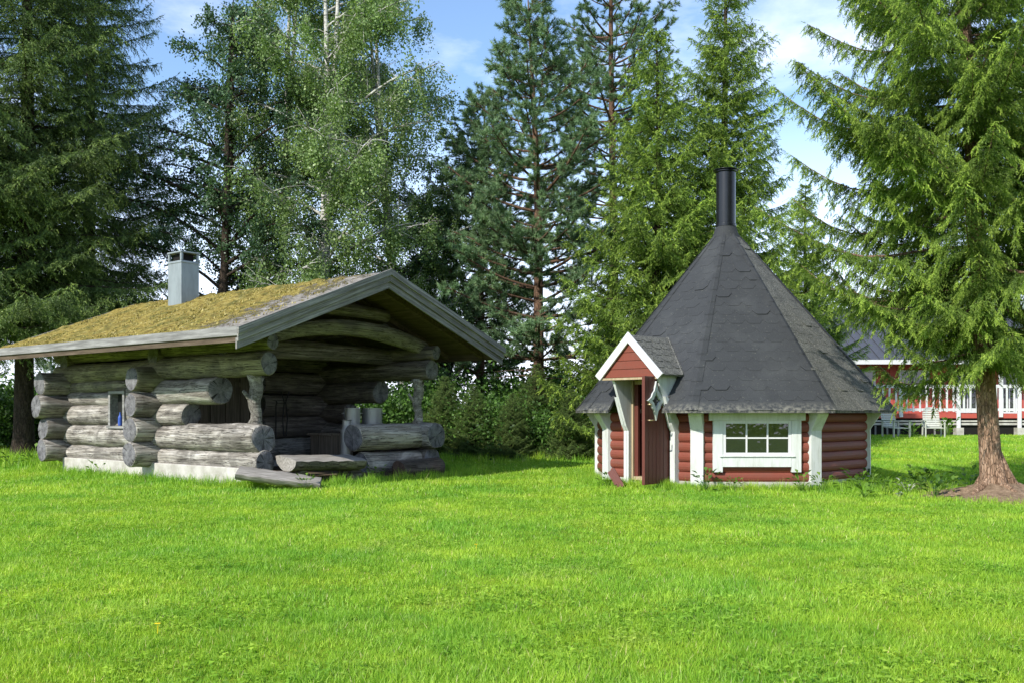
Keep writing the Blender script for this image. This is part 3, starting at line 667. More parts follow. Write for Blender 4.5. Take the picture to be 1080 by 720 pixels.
# corner posts with flared brackets
for k in range(8):
    A = A0+math.pi/4*k; M = frame(A); mb = MB(); w = 0.105
    prof = [(0.10, 0.02), (-0.07, 0.02), (-0.07, 0.95), (-0.085, 0.98), (-0.24, 1.215), (-0.24, 1.235), (0.10, 1.235)]
    q = [(-RW+p[0]+0.02, p[1]) for p in prof]
    m = len(q); vs = [M @ Vector((x, y, z)) for x in (-w, w) for y, z in q]
    mb.add(vs, [tuple(range(m)), tuple(range(2*m-1, m-1, -1))]+[(i, (i+1) % m, (i+1) % m+m, i+m) for i in range(m)])
    mb.build('corner_post', WHITE, hut, bevel=0.006)
# window on the camera facet (and one on two others)
def window(A):
    M = frame(A); y = -apW-0.075
    def B(mb, x0, x1, z0, z1, d0, d1): mb.box(x0, x1, y-d1, y-d0, z0, z1, M)
    mb = MB()
    B(mb, -0.77, 0.77, 1.115, 1.235, -0.05, 0.03)
    B(mb, -0.705, -0.55, 0.285, 1.113, -0.05, 0.02); B(mb, 0.55, 0.705, 0.285, 1.113, -0.05, 0.02)
    B(mb, -0.548, 0.548, 0.37, 0.53, -0.05, 0.024); B(mb, -0.60, 0.60, 0.532, 0.552, -0.05, 0.045)
    w = mb.build('window', WHITE, hut, bevel=0.004)
    mb = MB()
    for a in ((-0.547, -0.50, 0.553, 1.113), (0.50, 0.547, 0.553, 1.113)): B(mb, *a, -0.05, 0.008)
    for a in ((-0.498, 0.498, 0.553, 0.60), (-0.498, 0.498, 1.065, 1.113)): B(mb, *a, -0.05, 0.008)
    for x in (-0.168, 0.168): B(mb, x-0.013, x+0.013, 0.602, 1.063, -0.009, 0.004)
    B(mb, -0.498, 0.498, 0.822, 0.846, -0.009, 0.001)
    mb.build('sash', WHITE2, w)
    mb = MB(); B(mb, -0.50, 0.50, 0.60, 1.065, -0.016, -0.010); mb.build('pane', GLASS, w)
window(facets[0]); window(facets[2]); window(facets[5])
# roof facets with hexagonal-tab shingles
def clip(poly, a, b, c):    # keep a*x+b*y<=c
    out = []
    for i in range(len(poly)):
        p, q = poly[i], poly[(i+1) % len(poly)]; dp = a*p[0]+b*p[1]-c; dq = a*q[0]+b*q[1]-c
        if dp <= 0: out.append(p)
        if (dp < 0 < dq) or (dq < 0 < dp):
            f = dp/(dp-dq); out.append((p[0]+(q[0]-p[0])*f, p[1]+(q[1]-p[1])*f))
    return out
apE, apT = RE*C22, RT*C22; SL = math.hypot(apE-apT, ZT-ZE); T22 = math.tan(math.pi/8)
cosS, sinS = (apE-apT)/SL, (ZT-ZE)/SL
def roof_pt(M, x, s, off):   # x tangent, s distance up the slope, off outwards
    return M @ Vector((x, -(apE-s*cosS)-off*sinS, ZE+s*sinS+off*cosS))
def hw_at(s): return (apE-s*cosS)*T22
SD = (1.90-ZE)/sinS; DW = 0.56
def facet_roof(A, k, mat):
    M = frame(A); rg = random.Random(k+3); mb = MB(); tones = []
    regions = [None]
    if k == DOOR: regions = ['l', 'r', 't']
    def rclip(poly, reg):
        poly = clip(poly, 1, T22*cosS, apE*T22); 
        if poly: poly = clip(poly, -1, T22*cosS, apE*T22)
        if poly: poly = clip(poly, 0, 1, SL)
        if poly: poly = clip(poly, 0, -1, 0)
        if reg == 'l' and poly: poly = clip(poly, 1, 0, -DW)
        if reg == 'r' and poly: poly = clip(poly, -1, 0, -DW)
        if reg == 't' and poly:
            poly = clip(poly, 1, 0, DW)
            if poly: poly = clip(poly, -1, 0, DW)
            if poly: poly = clip(poly, 0, -1, -SD)
        return poly
    for reg in regions:
        base = rclip([(-3, -0.1), (3, -0.1), (3, 9), (-3, 9)], reg)
        n = len(base); top = [roof_pt(M, x, s, 0.0) for x, s in base]; bot = [roof_pt(M, x, s, -0.04) for x, s in base]
        mb.add(top+bot, [tuple(range(n)), tuple(range(2*n-1, n-1, -1))]+[(i, (i+1) % n, (i+1) % n+n, i+n) for i in range(n)])
        tones += [0.6]*(n+2)
        rowh, tw = 0.205, 0.30; nrow = int(SL/rowh)+2
        for r in range(nrow):
            s0 = r*rowh-0.0; sh = (r % 2)*tw/2
            for c in range(-10, 11):
                xc = c*tw+sh; lift = rg.uniform(0.003, 0.007) + (0.012 if rg.random() < 0.12 else 0)
                tab = [(xc-tw*0.28, s0), (xc+tw*0.28, s0), (xc+tw*0.5, s0+0.085), (xc+tw*0.5, s0+rowh+0.09), (xc-tw*0.5, s0+rowh+0.09), (xc-tw*0.5, s0+0.085)]
                if r == 0: tab = [(xc-tw*0.5, 0), (xc+tw*0.5, 0), (xc+tw*0.5, rowh+0.09), (xc-tw*0.5, rowh+0.09)]
                p = rclip(tab, reg)
                if len(p) < 3: continue
                def off(s): return 0.001+lift*max(0, 1-(s-s0)/(rowh+0.09))
                b = [roof_pt(M, x, s, off(s)) for x, s in p]; d = [roof_pt(M, x, s, -0.002) for x, s in p]; n = len(p); tn = rg.random()
                mb.add(b+d, [tuple(range(n))]+[(i, (i+1) % n, (i+1) % n+n, i+n) for i in range(n)]); tones += [tn]*(n+1)
    me = bpy.data.meshes.new('roof_facet'); me.from_pydata([tuple(v) for v in mb.v], [], mb.f)
    a = me.attributes.new('tone', 'FLOAT', 'FACE'); a.data.foreach_set('value', tones)
    return link('roof_facet', me, mat, hut)
for k, A in enumerate(facets): 
    o = facet_roof(A, k, OLDSH if k in (1,) else SHING)
    if k == 1: o['label'] = 'greyish lichened roof side on the right'
# hip caps
mb = MB()
for k in range(8):
    A = A0+math.pi/4*k; M = frame(A); n = 14
    for i in range(n):
        f0, f1 = i/n, (i+1)/n+0.012
        for sx in (-1, 1):
            def hp(f, dx, off):
                rr = RE+(RT-RE)*f; zz = ZE+(ZT-ZE)*f
                return M @ Vector((dx, -(rr-abs(dx)*0.42)-off*0.72, zz+off*0.66))
            if f1 > 1: f1 = 1
            ww = 0.10*(1-f0*0.55)
            mb.add([hp(f0, 0, 0.020), hp(f0, sx*ww, 0.018), hp(f1, sx*ww*0.93, 0.011), hp(f1, 0, 0.012)], [(0, 1, 2, 3)])
mb.build('hip_caps', SHING, hut, fix=False)
# eaves edge + soffit
mb = MB()
for k, A in enumerate(facets):
    if k == DOOR:
        M = frame(A)
        for s in (-1, 1):
            a, b = sorted((s*DW, s*(apE*T22))); mb.box(a, b, -apE-0.004, -apE+0.02, ZE-0.035, ZE-0.003, M)
        continue
    M = frame(A); mb.box(-apE*T22, apE*T22, -apE-0.004, -apE+0.02, ZE-0.035, ZE-0.003, M)
mb.build('eaves_edge', SHING, hut)
# collar, flue
mb = MB(); mb.lathe([(0.30, 4.34), (0.235, 4.50), (0.195, 4.62), (0.178, 4.66), (0.178, 4.67)], 32); mb.build('roof_collar', SHING, hut, smooth=True)
mb = MB(); mb.lathe([(0.176, 4.60), (0.176, 5.65), (0.176, 5.65)], 32); mb.lathe([(0.188, 4.655), (0.188, 4.70), (0.177, 4.705)], 32); mb.lathe([(0.176, 5.65), (0.205, 5.665), (0.205, 5.68), (0.17, 5.68), (0.16, 5.63), (0.16, 4.9), (0.001, 4.9)], 32)
fl = mb.build('chimney_flue', BLACKM, hut, smooth=True); fl.data.set_sharp_from_angle(angle=R(40))
mb = MB(); mb.lathe([(0.001, 5.73), (0.10, 5.728), (0.232, 5.705), (0.235, 5.695), (0.001, 5.705)], 32); cap = mb.build('flue_cap', BLACKM, fl, smooth=True)
for k in range(4):
    mb = MB(); a = k*math.pi/2+0.4; x, y = 0.185*math.cos(a), 0.185*math.sin(a); mb.box(x-0.012, x+0.012, y-0.012, y+0.012, 5.665, 5.705); mb.build('cap_bracket', BLACKM, fl)
# porch dormer over the door
MD = frame(facets[DOOR]); PF = -(apW+0.58); ZR, ZG, GW = 2.51, 1.88, 0.645
def dbox(mb, x0, x1, y0, y1, z0, z1, mi=0): mb.box(x0, x1, y0, y1, z0, z1, MD, mi)
for s in (-1, 1):
    mb = MB(); tones = []
    # sloping slab from ridge to eave; its back runs to the main roof surface
    rg = random.Random(8+s)
    def yb(z): return -(apE-(z-ZE)/math.tan(math.atan2(sinS, cosS)))+0.08
    def sp_(f, y, off): # f 0 ridge..1 eave
        z = ZR+(ZG-0.03-ZR)*f+off*0.7; x = s*(GW+0.03)*f+s*off*0.7; return MD @ Vector((x, y, z))
    ybr, ybe = yb(ZR), yb(ZG-0.03)
    vs = [sp_(0, PF, 0), sp_(1, PF, 0), sp_(1, ybe, 0), sp_(0, ybr, 0)]; vb = [sp_(0, PF, -0.035), sp_(1, PF, -0.035), sp_(1, ybe, -0.035), sp_(0, ybr, -0.035)]
    mb.add(vs+vb, [(0, 1, 2, 3), (7, 6, 5, 4), (0, 4, 5, 1), (1, 5, 6, 2), (2, 6, 7, 3), (3, 7, 4, 0)]); tones += [0.5]*6
    nrw = 6
    for r in range(nrw):
        for c in range(7):
            f1 = 1-r/nrw; f0 = max(0, f1-1.5/nrw); fm = f1-0.4/nrw; tw = 0.24; yc = PF+tw*(c+0.5*(r % 2)); ye = yb(ZR+(ZG-ZR)*f1)
            ya, yb_ = max(PF, yc-tw/2), min(yc+tw/2, ye)
            if yb_-ya < 0.05: continue
            ia, ib = max(PF, yc-tw*0.28), min(yc+tw*0.28, ye); lf = rg.uniform(0.008, 0.016)
            if ib <= ia: continue
            p = [sp_(f1, ia, lf), sp_(f1, ib, lf), sp_(fm, yb_, lf*0.8), sp_(f0, yb_, 0.001), sp_(f0, ya, 0.001), sp_(fm, ya, lf*0.8)]
            d = [sp_(f1, ia, 0), sp_(f1, ib, 0), sp_(fm, yb_, 0)]
            mb.add(p+d, [(0, 1, 2, 3, 4, 5), (0, 1, 7, 6), (1, 2, 8, 7)]); tones += [rg.random()]*3
    me = bpy.data.meshes.new('dormer_roof'); me.from_pydata([tuple(v) for v in mb.v], [], mb.f); a = me.attributes.new('tone', 'FLOAT', 'FACE'); a.data.foreach_set('value', tones)
    link('dormer_roof', me, OLDSH, hut)
    # bargeboard
    mb = MB(); w_ = 0.125
    p = [(0, ZR+0.03), (s*(GW+0.05), ZG-0.035), (s*(GW+0.03)-s*0.03, ZG-0.035-w_*0.72), (s*(GW)-s*0.12, ZG-0.055-w_*0.3)]
    p = [(0.0, ZR+0.045), (s*(GW+0.055), ZG-0.02), (s*(GW-0.045), ZG-0.105), (0.0, ZR-0.13)]
    mb.prism(p, PF-0.035, PF-0.003, MD); mb.build('bargeboard', WHITE2, hut, bevel=0.004)
    # flashing line at the junction with the main roof
    mb = MB(); a_ = sp_(0, ybr-0.13, 0.012); b_ = sp_(1, ybe-0.13, 0.012); mb.tube([a_, b_], 0.014, 5); mb.build('flashing', OLDSH, hut)
    # white side wing: wide at the top, narrow below
    SW = 0.50 if s > 0 else 0.36
    mb = MB(); x0, x1 = sorted((s*SW, s*(SW+0.045))); YW = -(apW)
    prof = [(YW+0.05, 0.03), (YW-0.14, 0.03), (YW-0.14, 0.93), (YW-0.20, 1.02), (PF+0.05, 1.80), (PF+0.05, 1.93), (YW+0.45, 1.93), (YW+0.45, 1.28), (YW+0.05, 1.2)]
    m = len(prof); vs = [MD @ Vector((x, y, z)) for x in (x0, x1) for y, z in prof]
    mb.add(vs, [tuple(range(m)), tuple(range(2*m-1, m-1, -1))]+[(i, (i+1) % m, (i+1) % m+m, i+m) for i in range(m)])
    mb.build('porch_side', WHITE, hut, bevel=0.003)
    mb = MB(); x0, x1 = sorted((s*(SW+0.048), s*(SW+0.10))); prof = [(YW-0.02, 0.03), (YW-0.145, 0.03), (YW-0.145, 0.93), (YW-0.215, 1.04), (YW-0.40, 1.50), (YW-0.33, 1.50), (YW-0.02, 1.1)]
    m = len(prof); vs = [MD @ Vector((x, y, z)) for x in (x0, x1) for y, z in prof]
    mb.add(vs, [tuple(range(m)), tuple(range(2*m-1, m-1, -1))]+[(i, (i+1) % m, (i+1) % m+m, i+m) for i in range(m)])
    mb.build('door_casing', WHITE, hut, bevel=0.003)
# red boarded gable
mb = MB(); n = 4
for i in range(n):
    z0 = ZG-0.06+i*0.135; z1 = z0+0.13; hb = lambda z: max(0.0, (GW-0.06)*(ZR-0.02-z)/(ZR-ZG))
    x0, x1 = hb(z0), hb(z1)
    mb.prism([(-x0, z0), (x0, z0), (x1, z1), (-x1, z1)], PF+0.02-0.004*(i % 2), PF+0.05, MD)
mb.build('gable_board', RED, hut, bevel=0.006)
mb = MB(); dbox(mb, -0.58, 0.58, PF+0.0, PF+0.06, ZG-0.10, ZG-0.065); mb.build('gable_sill', PALEW, hut)
mb = MB(); dbox(mb, -0.50, 0.50, PF+0.06, -apW+0.3, ZG-0.09, ZG-0.06); mb.build('porch_ceiling', PALEW, hut)
# door frame, near-black sheets that give the doorway its inner darkness
mb = MB()
for s in (-1, 1): a, b = (0.43, 0.498) if s > 0 else (-0.358, -0.325); dbox(mb, a, b, -apW-0.06, -apW-0.01, 0.10, 1.78)
dbox(mb, -0.30, 0.43, -apW-0.05, -apW+0.12, 1.72, 1.785); dbox(mb, -0.30, 0.43, -apW-0.08, -apW+0.12, 0.10, 0.16)
mb.build('door_frame', PALEW, hut)
mb = MB(); dbox(mb, -0.324, -0.25, -apW-0.02, -apW+0.04, 0.163, 1.717); mb.build('door_jamb', REDD, hut)
mb = MB(); dbox(mb, -0.46, 0.46, -apW+0.14, -apW+0.16, 1.30, 1.75); mb.build('lintel_shade_sheet', INK, hut)
mb = MB(); dbox(mb, -0.6, 0.6, -apW+0.7, -apW+0.73, 0.1, 2.0); mb.build('inner_shade_sheet', INK, hut)
# open door leaf: hinge at the right jamb
hx = MD @ Vector((0.43, -apW-0.09, 0.10)); fd = Vector((-0.63, -0.777, 0)).normalized()
door = bpy.data.objects.new('door', None)
dm = MB(); nb = 7; DWD = 0.80; DH = 1.72
for i in range(nb):
    a = DWD*i/nb; dm.box(a+0.003, a+DWD/nb-0.003, 0.0, 0.042+0.002*(i % 2), 0, DH)
dm.box(DWD+0.001, DWD+0.02, -0.004, 0.05, 0, DH); dm.box(0.06, DWD-0.06, -0.03, -0.001, 0.25, 0.37); dm.box(0.06, DWD-0.06, -0.03, -0.001, 1.3, 1.42)
ang = math.atan2(fd.y, fd.x)
door = dm.build('door', REDD, hut, bevel=0.003); door.location = hx; door.rotation_euler = (0, 0, ang)
# outer face is local +y? choose the side that faces the camera's right
# diamond window frame with scrolled corners
def diamond(r1, r2, n=64):
    pts = []
    for i in range(n):
        a = 2*math.pi*i/n; c, s_ = math.cos(a), math.sin(a); k = 1/((abs(c)/r1)**0.78+(abs(s_)/r2)**0.78)**(1/0.78)
        bmp = 1+0.05*math.cos(8*a); pts.append((c*k*bmp, s_*k*bmp))
    return pts
o1 = diamond(0.25, 0.30); i1 = diamond(0.13, 0.16); n = 64; mb = MB(); yc = 0.043; xc, zc = DWD*0.62, 1.33
for yy in (yc, yc+0.03):
    mb.v += [(xc+p[0], yy, zc+p[1]) for p in o1]+[(xc+p[0], yy, zc+p[1]) for p in i1]
for i in range(n):
    j = (i+1) % n; mb.f += [(i, j, n+j, n+i), (2*n+i, 3*n+i, 3*n+j, 2*n+j), (i, 2*n+i, 2*n+j, j), (n+i, n+j, 3*n+j, 3*n+i)]
mb.m = [0]*len(mb.f); mb.build('diamond_trim', WHITE, door)
mb = MB(); mb.add([(xc+p[0]*1.02, yc+0.004, zc+p[1]*1.02) for p in i1], [tuple(range(n))]); mb.build('diamond_pane', GLASS, door)
for yy, s in ((0.045, 1), (-0.0, -1)):
    mb = MB(); mb.tube([(DWD-0.07, yy, 1.02), (DWD-0.07, yy+s*0.05, 1.02), (DWD-0.19, yy+s*0.055, 1.02)], 0.011, 8); mb.build('handle', BRASS, door, smooth=True); mb = MB(); mb.tube([(DWD-0.07, yy, 1.27), (DWD-0.07, yy+s*0.05, 1.27), (DWD-0.10, yy+s*0.055, 1.27)], 0.014, 8)
    mb.build('door_knob', BRASS, door, smooth=True)
# thin leaning board and weeds left of the door
bd = MB(); bd.box(-0.09, 0.09, -0.012, 0.012, 0, 0.62)
o = bd.build('loose_board', REDD, None, bevel=0.003); o.scale = (0.8, 1, 0.6); o.location = (1.80, 15.75, 0.0); o.rotation_euler = (R(-16), R(-38), R(-25)); tag(o, 'short dark red board leaning against the foot of the hut left of the door', 'board')

# ---------------------------------------------------------------- red house and terrace far right
hz = 0.36; HX0, HYW = 11.2, 40.2
house = empty('red_house', (14, HYW, hz)); tag(house, 'long low red house with dark roof behind the white terrace railing', 'house')
def hb(mb, x0, x1, y0, y1, z0, z1): mb.box(x0-14, x1-14, y0-HYW, y1-HYW, z0, z1)
mb = MB()
for i in range(112): hb(mb, HX0+i*0.16+0.004, HX0+(i+1)*0.16-0.004, HYW-(0.02 if i % 2 else 0), HYW+0.2, 0.35, 3.1)
mb.build('wall', REDW, house)
mb = MB(); hb(mb, HX0+0.02, HX0+17.9, HYW+0.2, HYW+7.5, 0.0, 3.05); mb.build('side_walls', REDW, house)
mb = MB(); rp_ = [(-1.4, 2.98), (3.8, 5.6), (9.0, 2.98), (9.0, 2.86), (3.8, 5.48), (-1.4, 2.86)]
m = 6; vs = [Vector((x, y, z)) for x in (HX0-14-0.7, HX0-14+18.6) for y, z in rp_]; mb.add(vs, [tuple(range(m)), tuple(range(2*m-1, m-1, -1))]+[(i, (i+1) % m, (i+1) % m+m, i+m) for i in range(m)])
for i in range(48):
    x = HX0-14-0.68+i*0.4; vs = [Vector((xx, y, z)) for xx in (x, x+0.05) for y, z in ((-1.4, 3.0), (3.8, 5.62), (3.8, 5.65), (-1.4, 3.03))]
    mb.add(vs, [(0, 1, 2, 3), (7, 6, 5, 4), (0, 3, 7, 4), (3, 2, 6, 7)])
rf = mb.build('roof', ROOFM, house)
mb = MB(); hb(mb, HX0-0.7, HX0+18.6, HYW-1.45, HYW-1.41, 2.82, 3.0); mb.build('eaves_board', WHITE2, rf)
def hwin(x, w, z0, z1):
    mb = MB(); t = 0.09
    hb(mb, x-t, x, HYW-0.07, HYW-0.021, z0-t, z1+t); hb(mb, x+w, x+w+t, HYW-0.07, HYW-0.021, z0-t, z1+t); hb(mb, x, x+w, HYW-0.07, HYW-0.021, z0-t, z0); hb(mb, x, x+w, HYW-0.07, HYW-0.021, z1, z1+t); hb(mb, x+w/2-0.02, x+w/2+0.02, HYW-0.065, HYW-0.03, z0, z1)
    w_ = mb.build('window', WHITE2, house); mb = MB(); hb(mb, x, x+w, HYW-0.029, HYW-0.022, z0, z1); mb.build('pane', GLASS, w_)
hwin(14.2, 0.95, 1.9, 2.55); hwin(18.7, 0.8, 0.95, 2.55); hwin(16.3, 1.1, 1.7, 2.55); hwin(20.6, 0.5, 0.9, 2.6); hwin(22.9, 1.2, 1.6, 2.55)
# terrace
TY = 36.2; terr = empty('terrace', (14, TY, hz)); tag(terr, 'raised wooden terrace with white railing in front of the red house', 'terrace')
def tb(mb, x0, x1, y0, y1, z0, z1): mb.box(x0-14, x1-14, y0-TY, y1-TY, z0, z1)
mb = MB(); tb(mb, 12.2, 25, TY, HYW-0.03, 0.72, 0.78); mb.build('deck', FASC, terr)
mb = MB(); tb(mb, 12.2, 25, TY-0.03, TY-0.002, 0.66, 0.84); mb.build('fascia_board', REDW, terr)
mb = MB(); tb(mb, 12.2, 25, TY+0.0, TY+0.03, 0.52, 0.58); tb(mb, 12.2, 25, TY+0.0, TY+0.03, 0.40, 0.48); mb.build('skirting_board', CONC, terr)
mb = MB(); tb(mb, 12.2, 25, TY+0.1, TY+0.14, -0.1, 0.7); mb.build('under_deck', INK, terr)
for k in range(11):
    mb = MB(); x = 12.4+k*0.45; mb.box(x-14-0.03, x-14+0.03, 0.02, 0.06, 0.02, 0.38, Matrix.Rotation(0, 4, 'Y')); mb.build('lattice_slat', FASC, terr)
posts = [(12.3, 1), (14.68, 0), (16.85, 1), (18.45, 0), (19.15, 1), (21.6, 1), (24.9, 1)]
for x, low in posts:
    mb = MB(); tb(mb, x-0.07, x+0.07, TY-0.09, TY-0.032, 0.30 if low else 0.70, 1.95 if x != 18.45 else 2.9); mb.build('railing_post', WHITE2, terr, bevel=0.004)
    if low: mb = MB(); tb(mb, x-0.14, x+0.14, TY-0.2, TY+0.08, -0.1, 0.30); mb.build('post_footing', CONC, terr)
for a, b in zip(posts[:-1], posts[1:]):
    x0, x1 = a[0]+0.072, b[0]-0.072
    mb = MB(); tb(mb, x0, x1, TY-0.075, TY-0.035, 1.80, 1.92); mb.build('top_rail', WHITE2, terr)
    mb = MB(); tb(mb, x0, x1, TY-0.075, TY-0.035, 0.93, 1.03); mb.build('bottom_rail', WHITE2, terr)
    n = max(1, int((x1-x0)/0.235))
    for i in range(n):
        x = x0+(x1-x0)*(i+0.5)/n; mb = MB(); tb(mb, x-0.035, x+0.035, TY-0.1, TY-0.078, 0.90, 1.88); mb.build('baluster', WHITE2, terr)
# deck chairs
CHP = m_paint('greyed_white_slats', (0.42, 0.44, 0.38), (0.25, 0.25, 0.2), 0.6)
def chair(loc, rz, label):
    e = empty('deck_chair', loc, rz); tag(e, label, 'chair', 'slatted deck chairs in front of the terrace')
    T = Matrix.Translation((0, 0.42, 0.36)) @ Matrix.Rotation(R(-24), 4, 'X')
    mb = MB(); ws = [0.27, 0.28, 0.28, 0.28, 0.28, 0.28, 0.27, 0.24, 0.17]
    for i, w in enumerate(ws): mb.box(-w, w, 0, 0.02, 0.03+i*0.085, 0.03+i*0.085+0.065, T)
    mb.build('backrest', CHP, e)
    mb = MB(); [mb.box(-0.28, 0.28, -0.25+i*0.085, -0.25+i*0.085+0.065, 0.36-0.012*(8-i)*0.4, 0.38-0.012*(8-i)*0.4) for i in range(8)]; mb.build('seat', CHP, e)
    for s in (-1, 1):
        mb = MB(); mb.box(s*0.31-0.02, s*0.31+0.02, -0.25, -0.19, 0, 0.58); mb.build('leg', CHP, e)
        mb = MB(); mb.box(s*0.31-0.02, s*0.31+0.02, 0.42, 0.48, 0, 0.56); mb.build('leg', CHP, e)
        mb = MB(); mb.box(s*0.31-0.05, s*0.31+0.05, -0.3, 0.55, 0.583, 0.61); mb.build('armrest', CHP, e)
        mb = MB(); mb.box(s*0.15-0.02, s*0.15+0.02, 0.02, 0.05, -0.02, 0.78, T); mb.build('back_brace', CHP, e)
chair(P(947, 33.6), R(12), 'slatted grey-white deck chair nearer the hut, in front of the terrace')
chair(P(985, 33.8), R(-14), 'slatted grey-white deck chair nearer the big spruce trunk')

# ---------------------------------------------------------------- trees
def unit(a): return a/np.maximum(np.linalg.norm(a, axis=-1, keepdims=True), 1e-9)
def needles(S, E, k, nl, nw, rs, spread=0.75, sag=0.0, drop=0.0):
    """S,E (N,3) twig ends -> (N*k*3,3) triangles"""
    N = len(S); ax = unit(E-S); f = (np.arange(k)+0.5)/k; f = f[None, :]+rs.uniform(-0.4/k, 0.4/k, (N, k))
    base = S[:, None]+(E-S)[:, None]*f[..., None]; base[..., 2] -= sag*4*f*(1-f)*-1*0
    rv = unit(rs.normal(size=(N, k, 3))); d = unit(ax[:, None]*(1.0-spread*0.3)+rv*spread+np.array([0, 0, -drop])); d = d*nl*rs.uniform(0.7, 1.25, (N, k, 1))
    side = unit(np.cross(d, rs.normal(size=(N, k, 3))))*nw*0.5
    return np.stack([base-side, base+side, base+d], axis=2).reshape(-1, 3)
def ribbons(S, E, w, rs):
    """thin flat wood strips (quads) for twigs"""
    ax = E-S; side = unit(np.cross(ax, rs.normal(size=ax.shape)))*w*0.5
    return np.stack([S-side, S+side, E+side*0.35, E-side*0.35], axis=1).reshape(-1, 3)
def spruce(H, Rm, h0, seed, l2c=0.42, kick=0.22, step=0.28, nb=5, sec=0.11, ter=0.075, k3=10, nl=0.026, nw=0.006, tl=0.15, trunk_r=0.2, lean=(0, 0), droop=0.35, power=0.8, hmaxdense=99, bare=0.12, sidebias=None, expl=1.0, hang=0.75):
    rs = np.random.RandomState(seed); T = []; B = MB(); 
    def tp(h): f = h/H; return np.array([lean[0]*f+0.04*math.sin(f*7+seed), lean[1]*f+0.04*math.cos(f*6+seed), h])
    n = 26; hh = [H*(i/n)**1.15 for i in range(n+1)]
    B.tube([(0, 0, -0.15)]+[tuple(tp(h)) for h in hh], [trunk_r*1.5]+[trunk_r*(1-h/H)**0.85*(1+0.5*math.exp(-h*4.0))+0.012 for h in hh], 14, mi=0)
    secS, secE, wd, segs = [], [], [], []; tipf = []
    h = h0; i = 0
    while h < H-0.15:
        f = (h-h0)/(H-h0); L0 = Rm*(1-f)**power+0.12
        m = max(3, int(nb*(1 if f < 0.8 else 0.8)+rs.uniform(-1, 1)))
        for b in range(m):
            az = 2*math.pi*(b+rs.uniform(-0.35, 0.35))/m+i*1.1; L = L0*rs.uniform(0.62, 1.18)
            if sidebias: L *= sidebias(az, h)
            d = np.array([math.cos(az), math.sin(az), 0]); sidev = np.array([-d[1], d[0], 0]); o = tp(h+rs.uniform(-0.1, 0.1))
            up = 0.45*f-droop*(1-f)+rs.uniform(-0.1, 0.1); curl = kick+rs.uniform(-0.05, 0.1)
            bend = rs.uniform(-0.15, 0.15); q = 9; tt = np.linspace(0, 1, q)
            def bp(t): 
                t = np.asarray(t)[..., None]
                return o+d*L*t*(1-0.08*t)+sidev*bend*L*t*t+np.array([0, 0, 1.0])*L*(up*t*(1.3-0.55*t)+curl*(t**3)*0.8-0.05*np.sin(t*9+az)*0.3)
            pts = bp(tt); segs.append((pts, 0.008+0.0065*L))
            sp_ = sec*(1 if h < hmaxdense else 1.8); ns_ = max(3, int(L*(1-bare)/sp_)); ts = bare+(1-bare)*(np.arange(ns_)+rs.uniform(-.3, .3, ns_))/ns_
            ts = np.clip(ts, 0.04, 1); pb = bp(ts); fw = unit(bp(np.minimum(ts+0.02, 1.02))-bp(ts-0.02))
            for sg in (-1, 1):
                l2 = (0.10+l2c*L*(1-ts)**0.7*np.minimum(1, ts*3+0.3))*rs.uniform(0.55, 1.2, ns_); l2 = np.minimum(l2, 0.95)
                dd = unit(sidev*sg*0.85+fw*0.62+rs.normal(size=(ns_, 3))*0.13); mid = pb+dd*l2[:, None]*0.55
                mid[:, 2] -= l2*0.10; en = mid+dd*l2[:, None]*0.45; en[:, 2] -= l2*(0.16+hang*0.32*rs.uniform(0.4, 1.3, ns_))
                secS += [pb, mid]; secE += [mid, en]; tipf += [0.0*ts, 0.35+0.65*ts]
            tm = np.linspace(0.12, 1.0, max(4, int(L*5)))
            secS.append(bp(tm[:-1])); secE.append(bp(tm[1:]+0.02)); tipf.append(tm[1:])
        h += step*rs.uniform(0.75, 1.2)*(1.0 if h < hmaxdense else 1.4); i += 1
    S = np.concatenate(secS); E = np.concatenate(secE); TF = np.concatenate(tipf); ln = np.linalg.norm(E-S, axis=1)
    # tertiary twigs
    cnt = np.maximum(1, np.round(ln/ter)).astype(int); idx = np.repeat(np.arange(len(S)), cnt*2)
    f = rs.uniform(0, 1, len(idx)); base = S[idx]+(E-S)[idx]*f[:, None]; ax = unit(E-S)[idx]
    sd = unit(np.cross(ax, np.array([0, 0, 1.0])))*np.where(rs.rand(len(idx)) < 0.5, -1, 1)[:, None]
    tdir = unit(sd*0.55+ax*0.65+np.array([0, 0, -1.0])*hang*rs.uniform(0.2, 1.4, (len(idx), 1))+rs.normal(size=sd.shape)*0.12)
    tl_ = tl*rs.uniform(0.45, 1.2, len(idx)); te = base+tdir*tl_[:, None]
    tri = needles(base, te, k3, nl, nw, rs, 0.62)
    tw = np.repeat(np.clip(0.5*rs.beta(2.2, 2.2, len(idx))+0.62*TF[idx]*f, 0, 1), k3)  # tone rises toward tips: fresh growth plus the lit look of frond ends
    # needle-covered main parts of secondaries
    k2 = max(3, k3//2); idx2 = np.repeat(np.arange(len(S)), 2); fr = rs.uniform(0, 0.6, len(idx2)); s2 = S[idx2]+(E-S)[idx2]*fr[:, None]; e2 = S[idx2]+(E-S)[idx2]*(fr+0.4)[:, None]
    tri2 = needles(s2, e2, k2, nl, nw, rs, 0.8); tw2 = np.repeat(np.clip(0.5*rs.beta(2.0, 2.4, len(idx2))+0.5*TF[idx2]*fr, 0, 1), k2)
    crown = pmesh('crown', np.concatenate([tri, tri2]), 3, np.concatenate([tw, tw2]))
    for pts, r in segs: B.tube([tuple(p) for p in pts], [r*(1-0.85*j/(len(pts)-1)) for j in range(len(pts))], 5, cap=False, mi=0)
    me = bpy.data.meshes.new('trunk'); me.from_pydata(B.v, [], B.f); me.shade_smooth()
    return me, crown
